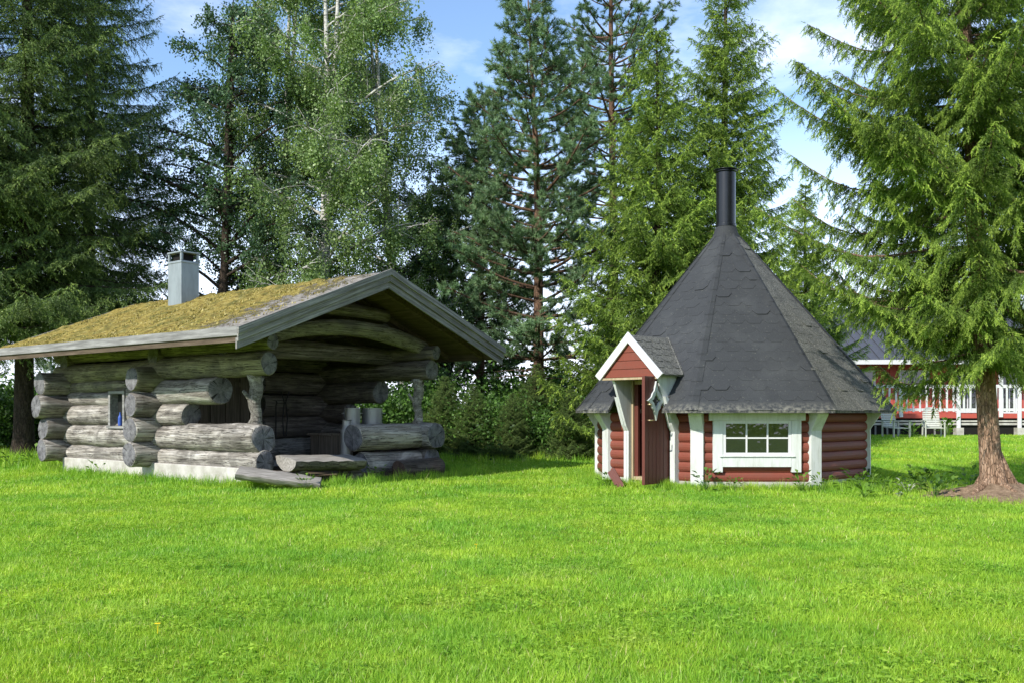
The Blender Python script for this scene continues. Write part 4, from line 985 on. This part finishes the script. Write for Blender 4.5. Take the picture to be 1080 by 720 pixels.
def place_tree(name, meshes, mats, loc, label, cat, group=None, rz=0, scale=1.0):
    e = empty(name, loc, rz, scale); tag(e, label, cat, group)
    link('trunk', meshes[0], mats[0], e) if not meshes[0].materials else None
    link('crown', meshes[1], mats[1], e) if not meshes[1].materials else None
    if len(e.children) < 2:
        pass
    return e
def tree_inst(src, loc, rz, scale, label, mats=None):
    c = copy_tree(src); c.location = loc; c.rotation_euler = (0, 0, rz); c.scale = (scale, scale, scale) if not hasattr(scale, '__len__') else scale; c['label'] = label
    if mats:
        for ch in c.children:
            for i, s_ in enumerate(ch.material_slots): s_.link = 'OBJECT'; s_.material = mats[0] if ch.name.startswith('trunk') else mats[1]
    return c
# --- the near spruce on the right
tb_ = P(1051, 13.9)
def bias(az, h):
    toward_left = max(0, -math.cos(az)); low = max(0, 1-(h-2)/3)
    return (0.58+0.42*min(1, max(0, (h-2.6)/0.8)))*(0.84+0.18*abs(math.sin(az*1.5+h*2.3)))*(1.08 if h > 3.6 else 1.0)
big = place_tree('spruce_tree', spruce(13.0, 3.25, 2.08, 11, step=0.29, nb=7, sec=0.08, ter=0.045, k3=12, nl=0.028, nw=0.011, tl=0.12, l2c=0.30, kick=0.30, trunk_r=0.142, lean=(-0.85, 0.2), droop=0.30, hang=1.1, power=0.7, hmaxdense=7.6, sidebias=bias), (BARKS, SPR_SUN), tb_,
    'large bright green spruce with flaky brown trunk on the soil mound right of the hut', 'spruce', 'spruce trees')
for k in range(6):
    a = k*1.047+0.35; rl = 0.42+0.13*math.sin(k*2.3); mb = MB()
    mb.tube([(0.0, 0.0, 0.70), (0.10*math.cos(a), 0.10*math.sin(a), 0.40), (0.22*math.cos(a+0.1), 0.22*math.sin(a+0.1), 0.21), (rl*math.cos(a+0.2), rl*math.sin(a+0.2), 0.13), ((rl+0.3)*math.cos(a+0.3), (rl+0.3)*math.sin(a+0.3), -0.02)], [0.06, 0.085, 0.07, 0.045, 0.02], 8)
    mb.build('root', BARKS, big, smooth=True)
mb = MB(); seg = 40; 
prf = [(0.0, 0.26), (0.26, 0.22), (0.42, 0.15), (0.65, 0.08), (0.92, 0.03), (1.15, -0.03)]
for r_, z_ in prf:
    for k in range(seg):
        a = 2*math.pi*k/seg; w_ = 1+0.12*math.sin(3*a+1)+0.08*math.sin(7*a); mb.v.append((tb_.x+r_*w_*math.cos(a)*1.05+0.05, tb_.y+r_*w_*math.sin(a), tb_.z+z_+0.012*math.sin(9*a+r_*20)))
for i in range(len(prf)-1):
    for k in range(seg): mb.f.append((i*seg+k, (i+1)*seg+k, (i+1)*seg+(k+1) % seg, i*seg+(k+1) % seg)); mb.m.append(0)
tag(mb.build('soil_mound', SOIL, None, smooth=True, fix=False), kind='structure')
# --- spruces behind the hut
sprA = spruce(13.8, 3.1, 0.8, 21, step=0.30, nb=7, sec=0.12, ter=0.08, k3=7, nl=0.050, nw=0.020, tl=0.17, l2c=0.34, kick=0.3, trunk_r=0.17, droop=0.22)
tA = place_tree('spruce_tree', sprA, (BARKD, SPR_SUN), P(764, 25.5), 'tall sunlit spruce rising straight behind the hut chimney flue', 'spruce', 'spruce trees')
sprB = spruce(10.8, 3.1, 0.5, 22, step=0.28, nb=7, sec=0.12, ter=0.08, k3=7, nl=0.050, nw=0.020, tl=0.17, l2c=0.34, kick=0.3, trunk_r=0.15, droop=0.15)
tB = place_tree('spruce_tree', sprB, (BARKD, SPR_SUN), P(693, 24.2), 'full bushy spruce behind the left side of the hut', 'spruce', 'spruce trees')
tree_inst(tA, P(850, 32.0), 2.2, (0.72, 0.72, 0.62), 'smaller spruce seen beyond the right side of the hut roof')
# dark spruces at left
sprC = spruce(19.0, 3.8, 3.7, 23, step=0.37, nb=6, sec=0.14, ter=0.10, k3=6, nl=0.055, nw=0.021, tl=0.20, l2c=0.38, trunk_r=0.24, droop=0.34, power=0.7)
tC = place_tree('spruce_tree', sprC, (BARKD, SPR_SHADE), P(27, 24.5), 'tall dark spruce at the left picture edge, its trunk just left of the cabin', 'spruce', 'spruce trees')
tree_inst(tC, P(95, 28.0), 1.3, (0.95, 0.95, 1.0), 'dark tall spruce rising behind the mossy left half of the cabin roof')
tree_inst(tC, P(-75, 23.5), 2.6, 1.0, 'dark spruce standing mostly outside the left picture edge')

# --- broadleaf
def broadleaf(H, Rm, h0, seed, leaf=0.055, nleaf=70000, strand=0.9, trunk_r=0.16, hangy=1.0, nlimb=34, forks=1, narrow=0.8):
    rs = np.random.RandomState(seed); B = MB(); ends = []
    for fk in range(forks):
        a0 = rs.uniform(0, 6.28); ld = np.array([math.cos(a0), math.sin(a0)])*(0.25 if forks > 1 else 0.06)*H*0.3
        def tp(h): f = h/H; return np.array([ld[0]*f+0.12*math.sin(f*5+seed+fk), ld[1]*f+0.1*math.cos(f*4+seed), h])
        n = 20; hh = [H*i/n for i in range(n+1)]
        B.tube([(tp(0)[0], tp(0)[1], -0.15)]+[tuple(tp(h)) for h in hh], [trunk_r*1.3]+[trunk_r*(1-h/H)**0.8*(1+0.3*math.exp(-h*3))+0.01 for h in hh], 10)
        for i in range(nlimb//forks):
            f = (i+rs.uniform(0, 1))/(nlimb//forks); h = h0+(H*0.96-h0)*f; az = rs.uniform(0, 6.28)
            prof = math.sin(math.pi*min(1, (f*0.85+0.15)))**narrow; L = Rm*prof*rs.uniform(0.6, 1.15)+0.3
            d = np.array([math.cos(az), math.sin(az), 0]); o = tp(h); rise = rs.uniform(0.4, 1.1)
            pts = [o+d*L*t+np.array([0, 0, 1])*L*(rise*t*(1-0.45*t)) for t in np.linspace(0, 1, 7)]
            B.tube([tuple(p) for p in pts], [0.05*(L/3)*(1-0.8*j/6)+0.006 for j in range(7)], 5, cap=False)
            for j in range(int(5+L*4.5)):
                t = rs.uniform(0.25, 1.0); k = t*6; a = int(min(k, 5)); p = pts[a]+(pts[a+1]-pts[a])*(k-a)
                dd = unit(rs.normal(size=3)*np.array([1, 1, 0.5])+d*0.7+np.array([0, 0, 0.25])); l = rs.uniform(0.3, 0.9)*(0.5+L*0.22)
                e = p+dd*l; B.tube([tuple(p), tuple((p+e)/2+np.array([0, 0, 0.05])), tuple(e)], [0.012, 0.008, 0.004], 3, cap=False)
                ends.append((p, e))
    P0 = np.array([e[0] for e in ends]); P1 = np.array([e[1] for e in ends]); N = len(ends)
    # strands hanging or spreading from the twigs, leaves on the strands
    ns_ = max(1, int(nleaf/(N*14))); idx = np.repeat(np.arange(N), ns_); f = rs.uniform(0.15, 1.05, len(idx)); S = P0[idx]+(P1-P0)[idx]*f[:, None]
    out = unit(rs.normal(size=(len(idx), 3))*np.array([1, 1, 0.7])); Ls = strand*rs.uniform(0.3, 1.2, len(idx))
    E1 = S+out*Ls[:, None]*(0.55-0.3*hangy); E1[:, 2] -= Ls*hangy*0.9
    nl_ = 14; fi = rs.uniform(0, 1, (len(idx), nl_)); c = S[:, None]+(E1-S)[:, None]*fi[..., None]+rs.normal(size=(len(idx), nl_, 3))*leaf*0.8
    u = unit(rs.normal(size=c.shape)+np.array([0, 0, -0.8])); v = unit(np.cross(u, rs.normal(size=c.shape))); sz = leaf*rs.uniform(0.55, 1.15, c.shape[:2])[..., None]
    q = np.stack([c-u*sz*0.5, c+v*sz*0.33, c+u*sz*0.5, c-v*sz*0.33], axis=2).reshape(-1, 3)
    cl = np.repeat(rs.beta(2, 2, len(idx)), nl_); tone = np.clip(cl*0.6+rs.rand(len(cl))*0.4, 0, 1)
    crown = pmesh('crown', q, 4, tone); me = bpy.data.meshes.new('trunk'); me.from_pydata(B.v, [], B.f); me.shade_smooth()
    return me, crown
birA = broadleaf(15.5, 2.9, 2.6, 41, leaf=0.085, nleaf=95000, strand=1.0, hangy=1.0, nlimb=60, forks=2)
bA = place_tree('birch_tree', birA, (BARKB, BIRL), P(345, 26.0), 'large light-leaved drooping birch behind the cabin gable peak', 'birch', 'birch trees')
tree_inst(bA, P(425, 28.5), 2.0, (0.9, 0.9, 0.93), 'drooping birch behind the right half of the cabin gable')
tree_inst(bA, P(285, 29.0), 4.1, (0.9, 0.9, 1.0), 'drooping birch behind and right of the cabin chimney')
aldA = broadleaf(12.5, 2.5, 1.8, 43, leaf=0.09, nleaf=60000, strand=0.6, hangy=0.35, nlimb=56, forks=2)
aA = place_tree('rowan_tree', aldA, (BARKD, ALDL), P(218, 26.5), 'dark-leaved slender tree right above the cabin chimney', 'tree', 'dark broadleaf trees')
tree_inst(aA, P(470, 29.5), 1.1, (0.85, 0.85, 0.72), 'dark-leaved tree right of the drooping birches')
# --- pines
def pine(H, Rm, h0, seed, trunk_r=0.17, tuft=0.11, nw=0.011, kt=34, step=0.5, lean=(0, 0)):
    rs = np.random.RandomState(seed); B = MB()
    def tp(h): f = h/H; return np.array([lean[0]*f+0.06*math.sin(f*6+seed), lean[1]*f, h])
    n = 22; hh = [H*i/n for i in range(n+1)]
    B.tube([(0, 0, -0.15)]+[tuple(tp(h)) for h in hh], [trunk_r*1.25]+[trunk_r*(1-h/H)**0.8+0.012 for h in hh], 10)
    TS, TE = [], []
    h = h0; i = 0
    while h < H-0.1:
        f = (h-h0)/(H-h0); L0 = Rm*(math.sin(math.pi*(0.18+0.82*f)**0.8) if f < 0.6 else (1-f)**0.75*1.25)+0.25
        m = rs.randint(4, 7)
        for b in range(m):
            az = 2*math.pi*(b+rs.uniform(-.4, .4))/m+i*0.9; L = L0*rs.uniform(0.55, 1.15); d = np.array([math.cos(az), math.sin(az), 0]); o = tp(h); up = 0.25+0.5*f-0.35*(1-f)*rs.rand()
            pts = [o+d*L*t+np.array([0, 0, 1])*L*(up*t*t*0.9+0.1*t-0.05) for t in np.linspace(0, 1, 6)]
            B.tube([tuple(p) for p in pts], [0.028*(L/1.6)*(1-0.75*j/5)+0.005 for j in range(6)], 5, cap=False)
            for j in range(int(6+L*9)):
                t = 0.3+0.7*rs.rand()**0.8; k = t*5; a = int(min(k, 4)); p = pts[a]+(pts[a+1]-pts[a])*(k-a)
                dd = unit(d*0.7+rs.normal(size=3)*np.array([0.75, 0.75, 0.35])+np.array([0, 0, 0.28])); l = rs.uniform(0.15, 0.55)*(1.25-t*0.5); e = p+dd*l
                B.tube([tuple(p), tuple(e)], [0.008, 0.005], 3, cap=False)
                for s_ in range(3):
                    q = p+(e-p)*rs.uniform(0.45, 1.0); TS.append(q); TE.append(q+unit(dd+rs.normal(size=3)*0.35+np.array([0, 0, 0.3]))*rs.uniform(0.10, 0.2))
        h += step*rs.uniform(0.7, 1.2); i += 1
    S, E = np.array(TS), np.array(TE); tri = needles(S, E, kt, tuft, nw, rs, 0.85); tone = np.repeat(rs.beta(2, 2, len(S)), kt)
    # dead lower stubs
    for j in range(14):
        hz_ = rs.uniform(1.2, h0); az = rs.uniform(0, 6.28); L = rs.uniform(0.4, 1.4); o = tp(hz_); e = o+np.array([math.cos(az)*L, math.sin(az)*L, rs.uniform(-0.2, 0.3)*L]); B.tube([tuple(o), tuple((o+e)/2+np.array([0, 0, 0.04])), tuple(e)], [0.02, 0.012, 0.004], 4, cap=False)
    me = bpy.data.meshes.new('trunk'); me.from_pydata(B.v, [], B.f); me.shade_smooth()
    return me, pmesh('crown', tri, 3, tone)
pinA = pine(12.6, 2.4, 2.6, 61, tuft=0.12, nw=0.016, kt=32, step=0.40, lean=(-0.35, 0))
pA = place_tree('pine_tree', pinA, (BARKP, PINEN), P(572, 26.5), 'blue-green pine with a slightly leaning dark trunk between cabin and hut', 'pine', 'pine trees')
tree_inst(pA, P(505, 30.0), 2.2, (0.88, 0.88, 0.86), 'broad pine left of the leaning one, behind the cabin eave')
pinB = pine(20.5, 2.3, 7.0, 63, trunk_r=0.2, nw=0.016, step=0.48)
pB = place_tree('pine_tree', pinB, (BARKP, PINEN), P(646, 35.0), 'tall thin-crowned pine reaching out of the picture top left of the hut', 'pine', 'pine trees')
# --- background wood, each tree its own
sprD = spruce(13.0, 3.0, 0.4, 27, step=0.42, nb=6, sec=0.22, ter=0.14, k3=4, nl=0.09, nw=0.04, tl=0.28, trunk_r=0.16, droop=0.25)
i = 0
bgp = [(-40, 40, 0.9, 's'), (60, 44, 0.6, 'b'), (135, 38, 0.32, 's'), (200, 43, 0.36, 's'), (262, 40, 0.30, 's'), (330, 44, 0.36, 's'), (398, 39, 0.30, 's'), (455, 43, 0.36, 's'), (520, 40, 0.34, 's'), (590, 44, 0.4, 's'), (640, 39, 0.5, 's'), (700, 42, 0.8, 's'), (770, 40, 0.8, 's'), (820, 52, 0.7, 'b'), (905, 56, 0.66, 'b'), (985, 58, 0.85, 's'), (1060, 57, 0.8, 'b'), (1130, 56, 0.9, 's')]
words = ['leftmost, past the picture edge', 'between the left picture edge and the second dark trunk', 'behind the left end of the cabin roof', 'straight behind the cabin chimney', 'behind the middle of the mossy roof', 'behind the cabin roof near the gable', 'behind the cabin gable peak', 'behind the right slope of the gable', 'between the gable tip and the leaning pine', 'behind the leaning pine', 'behind the gap left of the hut', 'behind the left slope of the hut roof', 'behind the flue of the hut', 'beyond the right slope of the hut roof', 'behind the left part of the red house roof', 'behind the middle of the red house roof', 'behind the trunk of the near spruce', 'behind the far right end of the red house']
bgs = None; bgb = None
for (px, Y, s_, kd), wd in zip(bgp, words):
    if kd == 's':
        lb = 'distant background spruce ' + wd
        if bgs is None: bgs = place_tree('spruce_tree', sprD, (BARKD, SPR_MID), P(px, Y), lb, 'spruce', 'background trees', i*1.3, s_)
        else: tree_inst(bgs, P(px, Y), i*1.3, s_, lb)
    else: 
        c = tree_inst(bA, P(px, Y), i*1.7, s_*0.8, 'distant background birch ' + wd); c['group'] = 'background trees'
    i += 1
# --- undergrowth
def bush(Rx, Hh, seed, leaf=0.06, n=9000):
    rs = np.random.RandomState(seed); B = MB(); C = []
    for j in range(11):
        a = rs.uniform(0, 6.28); l = rs.uniform(0.3, 1)*Rx; e = np.array([math.cos(a)*l, math.sin(a)*l, Hh*rs.uniform(0.55, 1.0)*(1-0.35*(l/Rx)**2)]); B.tube([(0, 0, -0.05), tuple(e*np.array([0.4, 0.4, 0.55])), tuple(e)], [0.02, 0.012, 0.004], 4, cap=False); C.append(e*0.95)
        for q in range(4): C.append(e*rs.uniform(0.35, 0.9)+rs.normal(size=3)*0.2*Rx)
    C = np.array(C); C[:, 2] = np.abs(C[:, 2]); idx = rs.randint(0, len(C), n); c = C[idx]+rs.normal(size=(n, 3))*np.array([0.26*Rx, 0.26*Rx, 0.16*Hh]); c[:, 2] = np.abs(c[:, 2])+0.02
    u = unit(rs.normal(size=c.shape)); v = unit(np.cross(u, rs.normal(size=c.shape))); sz = leaf*rs.uniform(0.6, 1.3, (n, 1))
    q = np.stack([c-u*sz*0.5, c+v*sz*0.34, c+u*sz*0.5, c-v*sz*0.34], axis=1).reshape(-1, 3)
    me = bpy.data.meshes.new('stems'); me.from_pydata(B.v, [], B.f); return me, pmesh('foliage', q, 4, rs.rand(n))
b1 = bush(1.3, 1.7, 71, 0.085, 9000)
def place_bush(loc, label, rz, s_, src=[None], mats=None):
    if src[0] is None:
        e = empty('bush', loc, rz, s_); tag(e, label, 'bush', 'bushes at the wood edge'); link('stems', b1[0], BARKD, e); link('foliage', b1[1], BUSHL, e); src[0] = e; return e
    c = copy_tree(src[0]); c.location = loc; c.rotation_euler = (0, 0, rz); c.scale = s_ if hasattr(s_, '__len__') else (s_,)*3; c['label'] = label
    return c
us = [(485, 25.2, 0.8, 'under the cabin eave tip, right of the porch'), (520, 24.2, 0.85, 'second from the cabin, on the lawn edge'), (553, 25.4, 1.0, 'left of the leaning pine trunk'), (585, 24.0, 0.8, 'in front of the leaning pine trunk'), (618, 24.8, 0.9, 'left of the hut wall'), (648, 25.6, 1.0, 'just behind the left hut corner'), (355, 27.0, 1.0, 'behind the porch, seen through the opening'), (415, 26.0, 1.1, 'behind the right porch post'), (450, 28, 1.3, 'deeper in the wood right of the porch post'), (540, 30, 1.5, 'deep between the pines'), (600, 31, 1.5, 'deep behind the leaning pine'), (5, 29, 1.2, 'left of the two dark trunks'), (60, 30, 1.3, 'behind the left end of the cabin'), (-50, 27, 1.2, 'past the left picture edge'), (895, 41, 0.8, 'by the left corner of the red house'), (670, 29, 1.4, 'behind the left roof edge of the hut')]
for j, (px, Y, s_, wd) in enumerate(us): place_bush(P(px, Y), 'green leafy bush at the wood edge ' + wd, j*1.9, s_)
# young spruces in the undergrowth
ysp = [(500, 23.9, 0.17, 'dark little spruce at the lawn edge nearest the cabin'), (540, 23.4, 0.15, 'low little spruce at the lawn edge left of the leaning pine'), (602, 23.2, 0.16, 'low little spruce at the lawn edge left of the hut'), (566, 24.6, 0.22, 'taller little spruce in front of the leaning pine'), (470, 24.9, 0.19, 'little spruce right behind the porch corner')]
for j, (px, Y, s_, lb) in enumerate(ysp):
    c = tree_inst(tB, P(px, Y), j*1.2, (s_*1.5, s_*1.5, s_), lb, (BARKD, SPR_SHADE)); c['group'] = 'young spruces at the lawn edge'; c.name = 'young_spruce'
# a tree behind the camera throws the shadow in the lower right corner
tree_inst(aA, (-5.6, -6.1, 0), 0.5, 0.76, 'dark-leaved garden tree standing behind the photographer')

for j, (x, y, sc__) in enumerate([(-14, -24, 0.9), (-7, -28, 1.0), (1, -24, 0.8), (9, -27, 1.05), (17, -24, 0.9), (25, -30, 1.1)]):  # out-of-view spruces added so the window panes have something to reflect
    c = tree_inst(bgs, (x, y, 0), j*1.1, sc__, 'unseen spruce added behind the camera for window reflections, ' + ['leftmost', 'second from the left', 'straight behind', 'a little to the right', 'well to the right', 'rightmost'][j]); c['group'] = 'unseen trees added for window reflections'

# ---------------------------------------------------------------- grass and small plants
rs = np.random.RandomState(9)
CMi = np.array(CM.inverted())
def keepmask(x, y):
    lx = CMi[0, 0]*x+CMi[0, 1]*y+CMi[0, 3]; ly = CMi[1, 0]*x+CMi[1, 1]*y+CMi[1, 3]
    cab = (lx > 0.0) & (lx < 4.4) & (ly > -0.3) & (ly < 6.4)
    hutm = (x-HC.x)**2+(y-HC.y)**2 < 2.3**2
    md = (x-tb_.x-0.05)**2+(y-tb_.y)**2 < (0.82+0.12*np.sin(3*np.arctan2(y-tb_.y, x-tb_.x)))**2
    return ~(cab | hutm | md)
def band(y0, y1, dens, h, w, marg):
    wid = y1*0.54*2+2*marg; n = int((y1-y0)*wid*dens); y = rs.uniform(y0, y1, n); x = rs.uniform(-wid/2, wid/2, n)
    m = (np.abs(x) < y*0.54+marg) & keepmask(x, y); x, y = x[m], y[m]; n = len(x)
    cl = 0.5+0.5*np.sin(x*5.1+np.sin(y*4.3)*1.5)*np.sin(y*5.7+np.sin(x*3.9)*1.3)
    c2 = 0.5+0.5*np.sin(x*17+np.sin(y*13)*2)*np.sin(y*15+np.sin(x*11)*2); pt2 = np.sin(x*1.3+2*np.sin(y*0.9))*np.sin(y*1.1+np.sin(x*1.7))
    kp = rs.rand(n) < (0.62+0.38*np.clip(c2*1.6, 0, 1)); x, y, cl, c2, pt2 = x[kp], y[kp], cl[kp], c2[kp], pt2[kp]; n = len(x)
    hh = h*rs.uniform(0.5, 1.2, n)*(0.55+0.45*cl+0.5*c2)*(1+0.15*pt2); a = rs.uniform(0, 6.28, n); ww = w*rs.uniform(0.7, 1.3, n)
    b = np.stack([x, y, gza(x, y)-0.004], 1); s = np.stack([np.cos(a), np.sin(a), 0*a], 1)*ww[:, None]*0.5
    ln = rs.normal(size=(n, 2))*0.42*hh[:, None]; tip = b+np.concatenate([ln, hh[:, None]], 1)
    return np.stack([b-s, b+s, tip], 1).reshape(-1, 3), np.clip(rs.beta(2.2, 2.4, n)*0.8+0.12*c2+0.12*pt2+(rs.rand(n) < 0.035)*0.6, 0, 1)
bands = [band(3.6, 6, 9000, 0.040, 0.006, 0.8), band(6, 9, 5000, 0.040, 0.008, 0.8), band(9, 14, 2300, 0.043, 0.011, 1.0), band(14, 23, 1000, 0.055, 0.016, 1.5), band(23, 37, 300, 0.06, 0.028, 1.5)]
V = np.concatenate([b[0] for b in bands]); Tn = np.concatenate([b[1] for b in bands])
# low clover and plantain leaves in patches
n = 90000; y = 3.6+12*rs.rand(n)**0.8; x = rs.uniform(-1, 1, n)*(y*0.54+1.0)
pt = np.sin(x*2.1+1.3*np.sin(y*1.7))*np.sin(y*2.6+np.sin(x*1.9+2))+0.4*np.sin(x*6.3)*np.sin(y*7.1)
m = (pt > 0.25) & keepmask(x, y); x, y = x[m], y[m]; n = len(x); a = rs.uniform(0, 6.28, n); sz = rs.uniform(0.008, 0.018, n)
b = np.stack([x, y, gza(x, y)+rs.uniform(0.015, 0.045, n)], 1); u_ = np.stack([np.cos(a), np.sin(a), rs.uniform(-.35, .35, n)], 1)*sz[:, None]; v_ = np.stack([-np.sin(a), np.cos(a), rs.uniform(-.35, .35, n)], 1)*sz[:, None]
V = np.concatenate([V, np.stack([b-u_-v_*0.5, b+u_-v_*0.5, b+v_], 1).reshape(-1, 3)]); Tn = np.concatenate([Tn, rs.beta(2, 2, n)*0.8])
# longer unmown grass along walls
def longgrass(pts, spread, n, h, w=0.010):
    pts = np.array(pts); idx = rs.randint(0, len(pts)-1, n); f = rs.rand(n)[:, None]; c = pts[idx]*(1-f)+pts[idx+1]*f+rs.normal(size=(n, 2))*spread
    b = np.stack([c[:, 0], c[:, 1], gza(c[:, 0], c[:, 1])], 1); cl = 0.4+0.6*np.abs(np.sin(c[:, 0]*7)*np.sin(c[:, 1]*5+2)); hh = h*rs.uniform(0.4, 1.2, n)*cl+0.03; a = rs.uniform(0, 6.28, n); s = np.stack([np.cos(a), np.sin(a), 0*a], 1)*w*0.5
    return np.stack([b-s, b+s, b+np.concatenate([rs.normal(size=(n, 2))*0.3*hh[:, None], hh[:, None]], 1)], 1).reshape(-1, 3), np.clip(rs.beta(2, 3, n)+(rs.rand(n) < 0.05)*0.5, 0, 1)
def l2(x, y): v = LP(x, y, 0); return (v.x, v.y)
def hp(k, r): A = A0+math.pi/4*k; return (HC.x+r*math.sin(A), HC.y-r*math.cos(A))
lg = [longgrass([l2(-0.15, 7.0), l2(-0.15, 3.3), l2(-0.15, 0.0), l2(0.0, -0.4)], 0.10, 5000, 0.20), longgrass([l2(0.2, -0.9), l2(2.0, -1.05), l2(4.9, -1.0), l2(5.0, 0.2)], 0.13, 4500, 0.20),
      longgrass([hp(-2, 2.75), hp(-1, 2.75), hp(-0.35, 2.7), hp(0, 2.62), hp(1, 2.62), hp(2, 2.75)], 0.12, 9000, 0.17),
      longgrass([hp(1.2, 2.8), (6.6, 15.4), (7.6, 14.7)], 0.42, 6500, 0.15), longgrass([(tb_.x-1.2, tb_.y-0.4), (tb_.x, tb_.y-1.1), (tb_.x+1.2, tb_.y-0.2)], 0.12, 1200, 0.10),
      longgrass([(-14, 23), (-11, 22.5), (-9.5, 21)], 0.6, 4000, 0.35, 0.02), longgrass([(-2.2, 23.6), (0.5, 23.2), (2.6, 23.4)], 0.5, 4000, 0.22, 0.02)]
V = np.concatenate([V]+[b[0] for b in lg]); Tn = np.concatenate([Tn]+[b[1] for b in lg])
tag(link('grass', pmesh('grass', V, 3, Tn), GRASSB), 'short bright green lawn grass', 'grass', kind='stuff')
# weeds with broad leaves
def weed_mesh(seed, n=16, hgt=0.22, lf=0.09):
    r_ = np.random.RandomState(seed); q = []; st = []
    for i in range(n):
        a = r_.uniform(0, 6.28); l = r_.uniform(0.4, 1.0)*hgt*0.7; b = np.array([0, 0, r_.uniform(0, 0.6)*hgt]); e = b+np.array([math.cos(a)*l, math.sin(a)*l, r_.uniform(0.1, 0.6)*hgt]); d = unit(e-b); s = unit(np.cross(d, [0, 0, 1.0]))*lf*0.28
        c0 = e-d*lf*0.2; q += [-s*0.1, s*0.1, c0+s*0.08, c0-s*0.08]; q += [c0, c0+d*lf*0.45+s+np.array([0, 0, 0.006]), c0+d*lf-np.array([0, 0, 0.02]), c0+d*lf*0.45-s+np.array([0, 0, 0.006])]
    return q, np.repeat(r_.rand(n), 2)
def weed(loc, label, seed, mat=WEEDL, s_=1.0, n=16, hgt=0.22, name='weed', cat='weed'):
    q, t = weed_mesh(seed, n, hgt); o = link(name, pmesh(name, q, 4, t), mat); o.location = loc; o.scale = (s_,)*3; tag(o, label, cat, 'weeds'); return o
weed(P(102, 18.9), 'leafy weed against the middle of the pale cabin foundation', 1, s_=1.5)
weed(P(35, 21.5), 'leafy weed left of the cabin corner', 2, s_=1.7)
weed(P(12, 21.0), 'leafy weed at the far left picture edge', 3, s_=1.7)
weed(P(398, 17.3), 'leafy weed in front of the porch parapet logs', 4, s_=1.2)
weed(P(322, 15.2), 'leafy weed by the tip of the tilted log slab', 5)
weed(P(775, 15.0), 'low weed under the hut window', 6, s_=0.9)
weed(P(868, 15.0), 'leafy weed by the right front post of the hut', 7, s_=1.3)
weed(P(905, 15.3), 'leafy weed by the right hut corner', 8, s_=1.5)
weed(P(930, 15.0), 'leafy weed between the hut corner and the pale wilted plant', 9, s_=1.4)
weed(P(975, 15.0), 'dark leafy weed right of the pale wilted plant', 10, BUSHL, 1.5)
weed(P(990, 14.6), 'dark leafy weed left of the soil mound', 11, BUSHL, 1.3)
weed(P(957, 14.7), 'pale silvery wilted plant between the hut and the spruce', 12, SILVL, 1.1, 22, 0.2)
weed(P(948, 14.0), 'pale silvery leaves lying flat on the grass, nearest the camera', 13, SILVL, 0.8, 14, 0.08)
weed(P(1000, 35.2), 'green plant by the middle terrace post', 14, WEEDL, 3.0, 30, 0.2)
weed(P(962, 34.2), 'small green plant between the two deck chairs', 15, WEEDL, 2.2, 26, 0.2)
weed(P(642, 15.9), 'leafy weed left of the hut door', 16, s_=1.2)
wr = random.Random(4)
spots = [('right of the hut corner post', 920, 15.6), ('on the shaded side of the hut corner', 914, 16.3), ('in the weedy strip, nearest the camera', 912, 13.9), ('left of the wilted plant', 938, 14.5), ('just behind the wilted plant', 960, 15.5), ('at the left foot of the soil mound', 1003, 14.1), ('behind the soil mound', 1022, 15.2), ('at the near edge of the weedy strip', 985, 13.7), ('in the middle of the weedy strip', 968, 14.9), ('by the hut wall right of the window', 845, 14.95), ('between window and left front post of the hut', 745, 15.0)]
for j, (wd, px, Y) in enumerate(spots): weed(P(px, Y), 'bushy green weed ' + wd, 40+j, BUSHL if j % 3 == 1 else WEEDL, wr.uniform(1.1, 1.7), 20)
YEL = NT('yellow_petals').fin((0.75, 0.55, 0.02), 0.6, 0.2)
def dandelion(px, Y, wd, r=0.016):
    mb = MB(); n = 14
    mb.tube([(0, 0, 0), (0.004, 0, 0.06)], 0.002, 5)
    for k in range(n):
        a = 2*math.pi*k/n; mb.add([(0, 0, 0.062), (r*math.cos(a-0.2), r*math.sin(a-0.2), 0.068), (r*1.05*math.cos(a), r*1.05*math.sin(a), 0.066), (r*math.cos(a+0.2), r*math.sin(a+0.2), 0.068)], [(0, 1, 2, 3)])
    o = mb.build('dandelion', YEL, fix=False); o.location = P(px, Y); tag(o, 'small yellow dandelion ' + wd, 'flower', 'dandelions')
dandelion(166, 5.35, 'on the lawn at lower left'); dandelion(502, 8.6, 'on the lawn in the middle of the picture'); dandelion(788, 15.2, 'under the hut window', 0.03); dandelion(387, 16.9, 'by the porch parapet', 0.03)
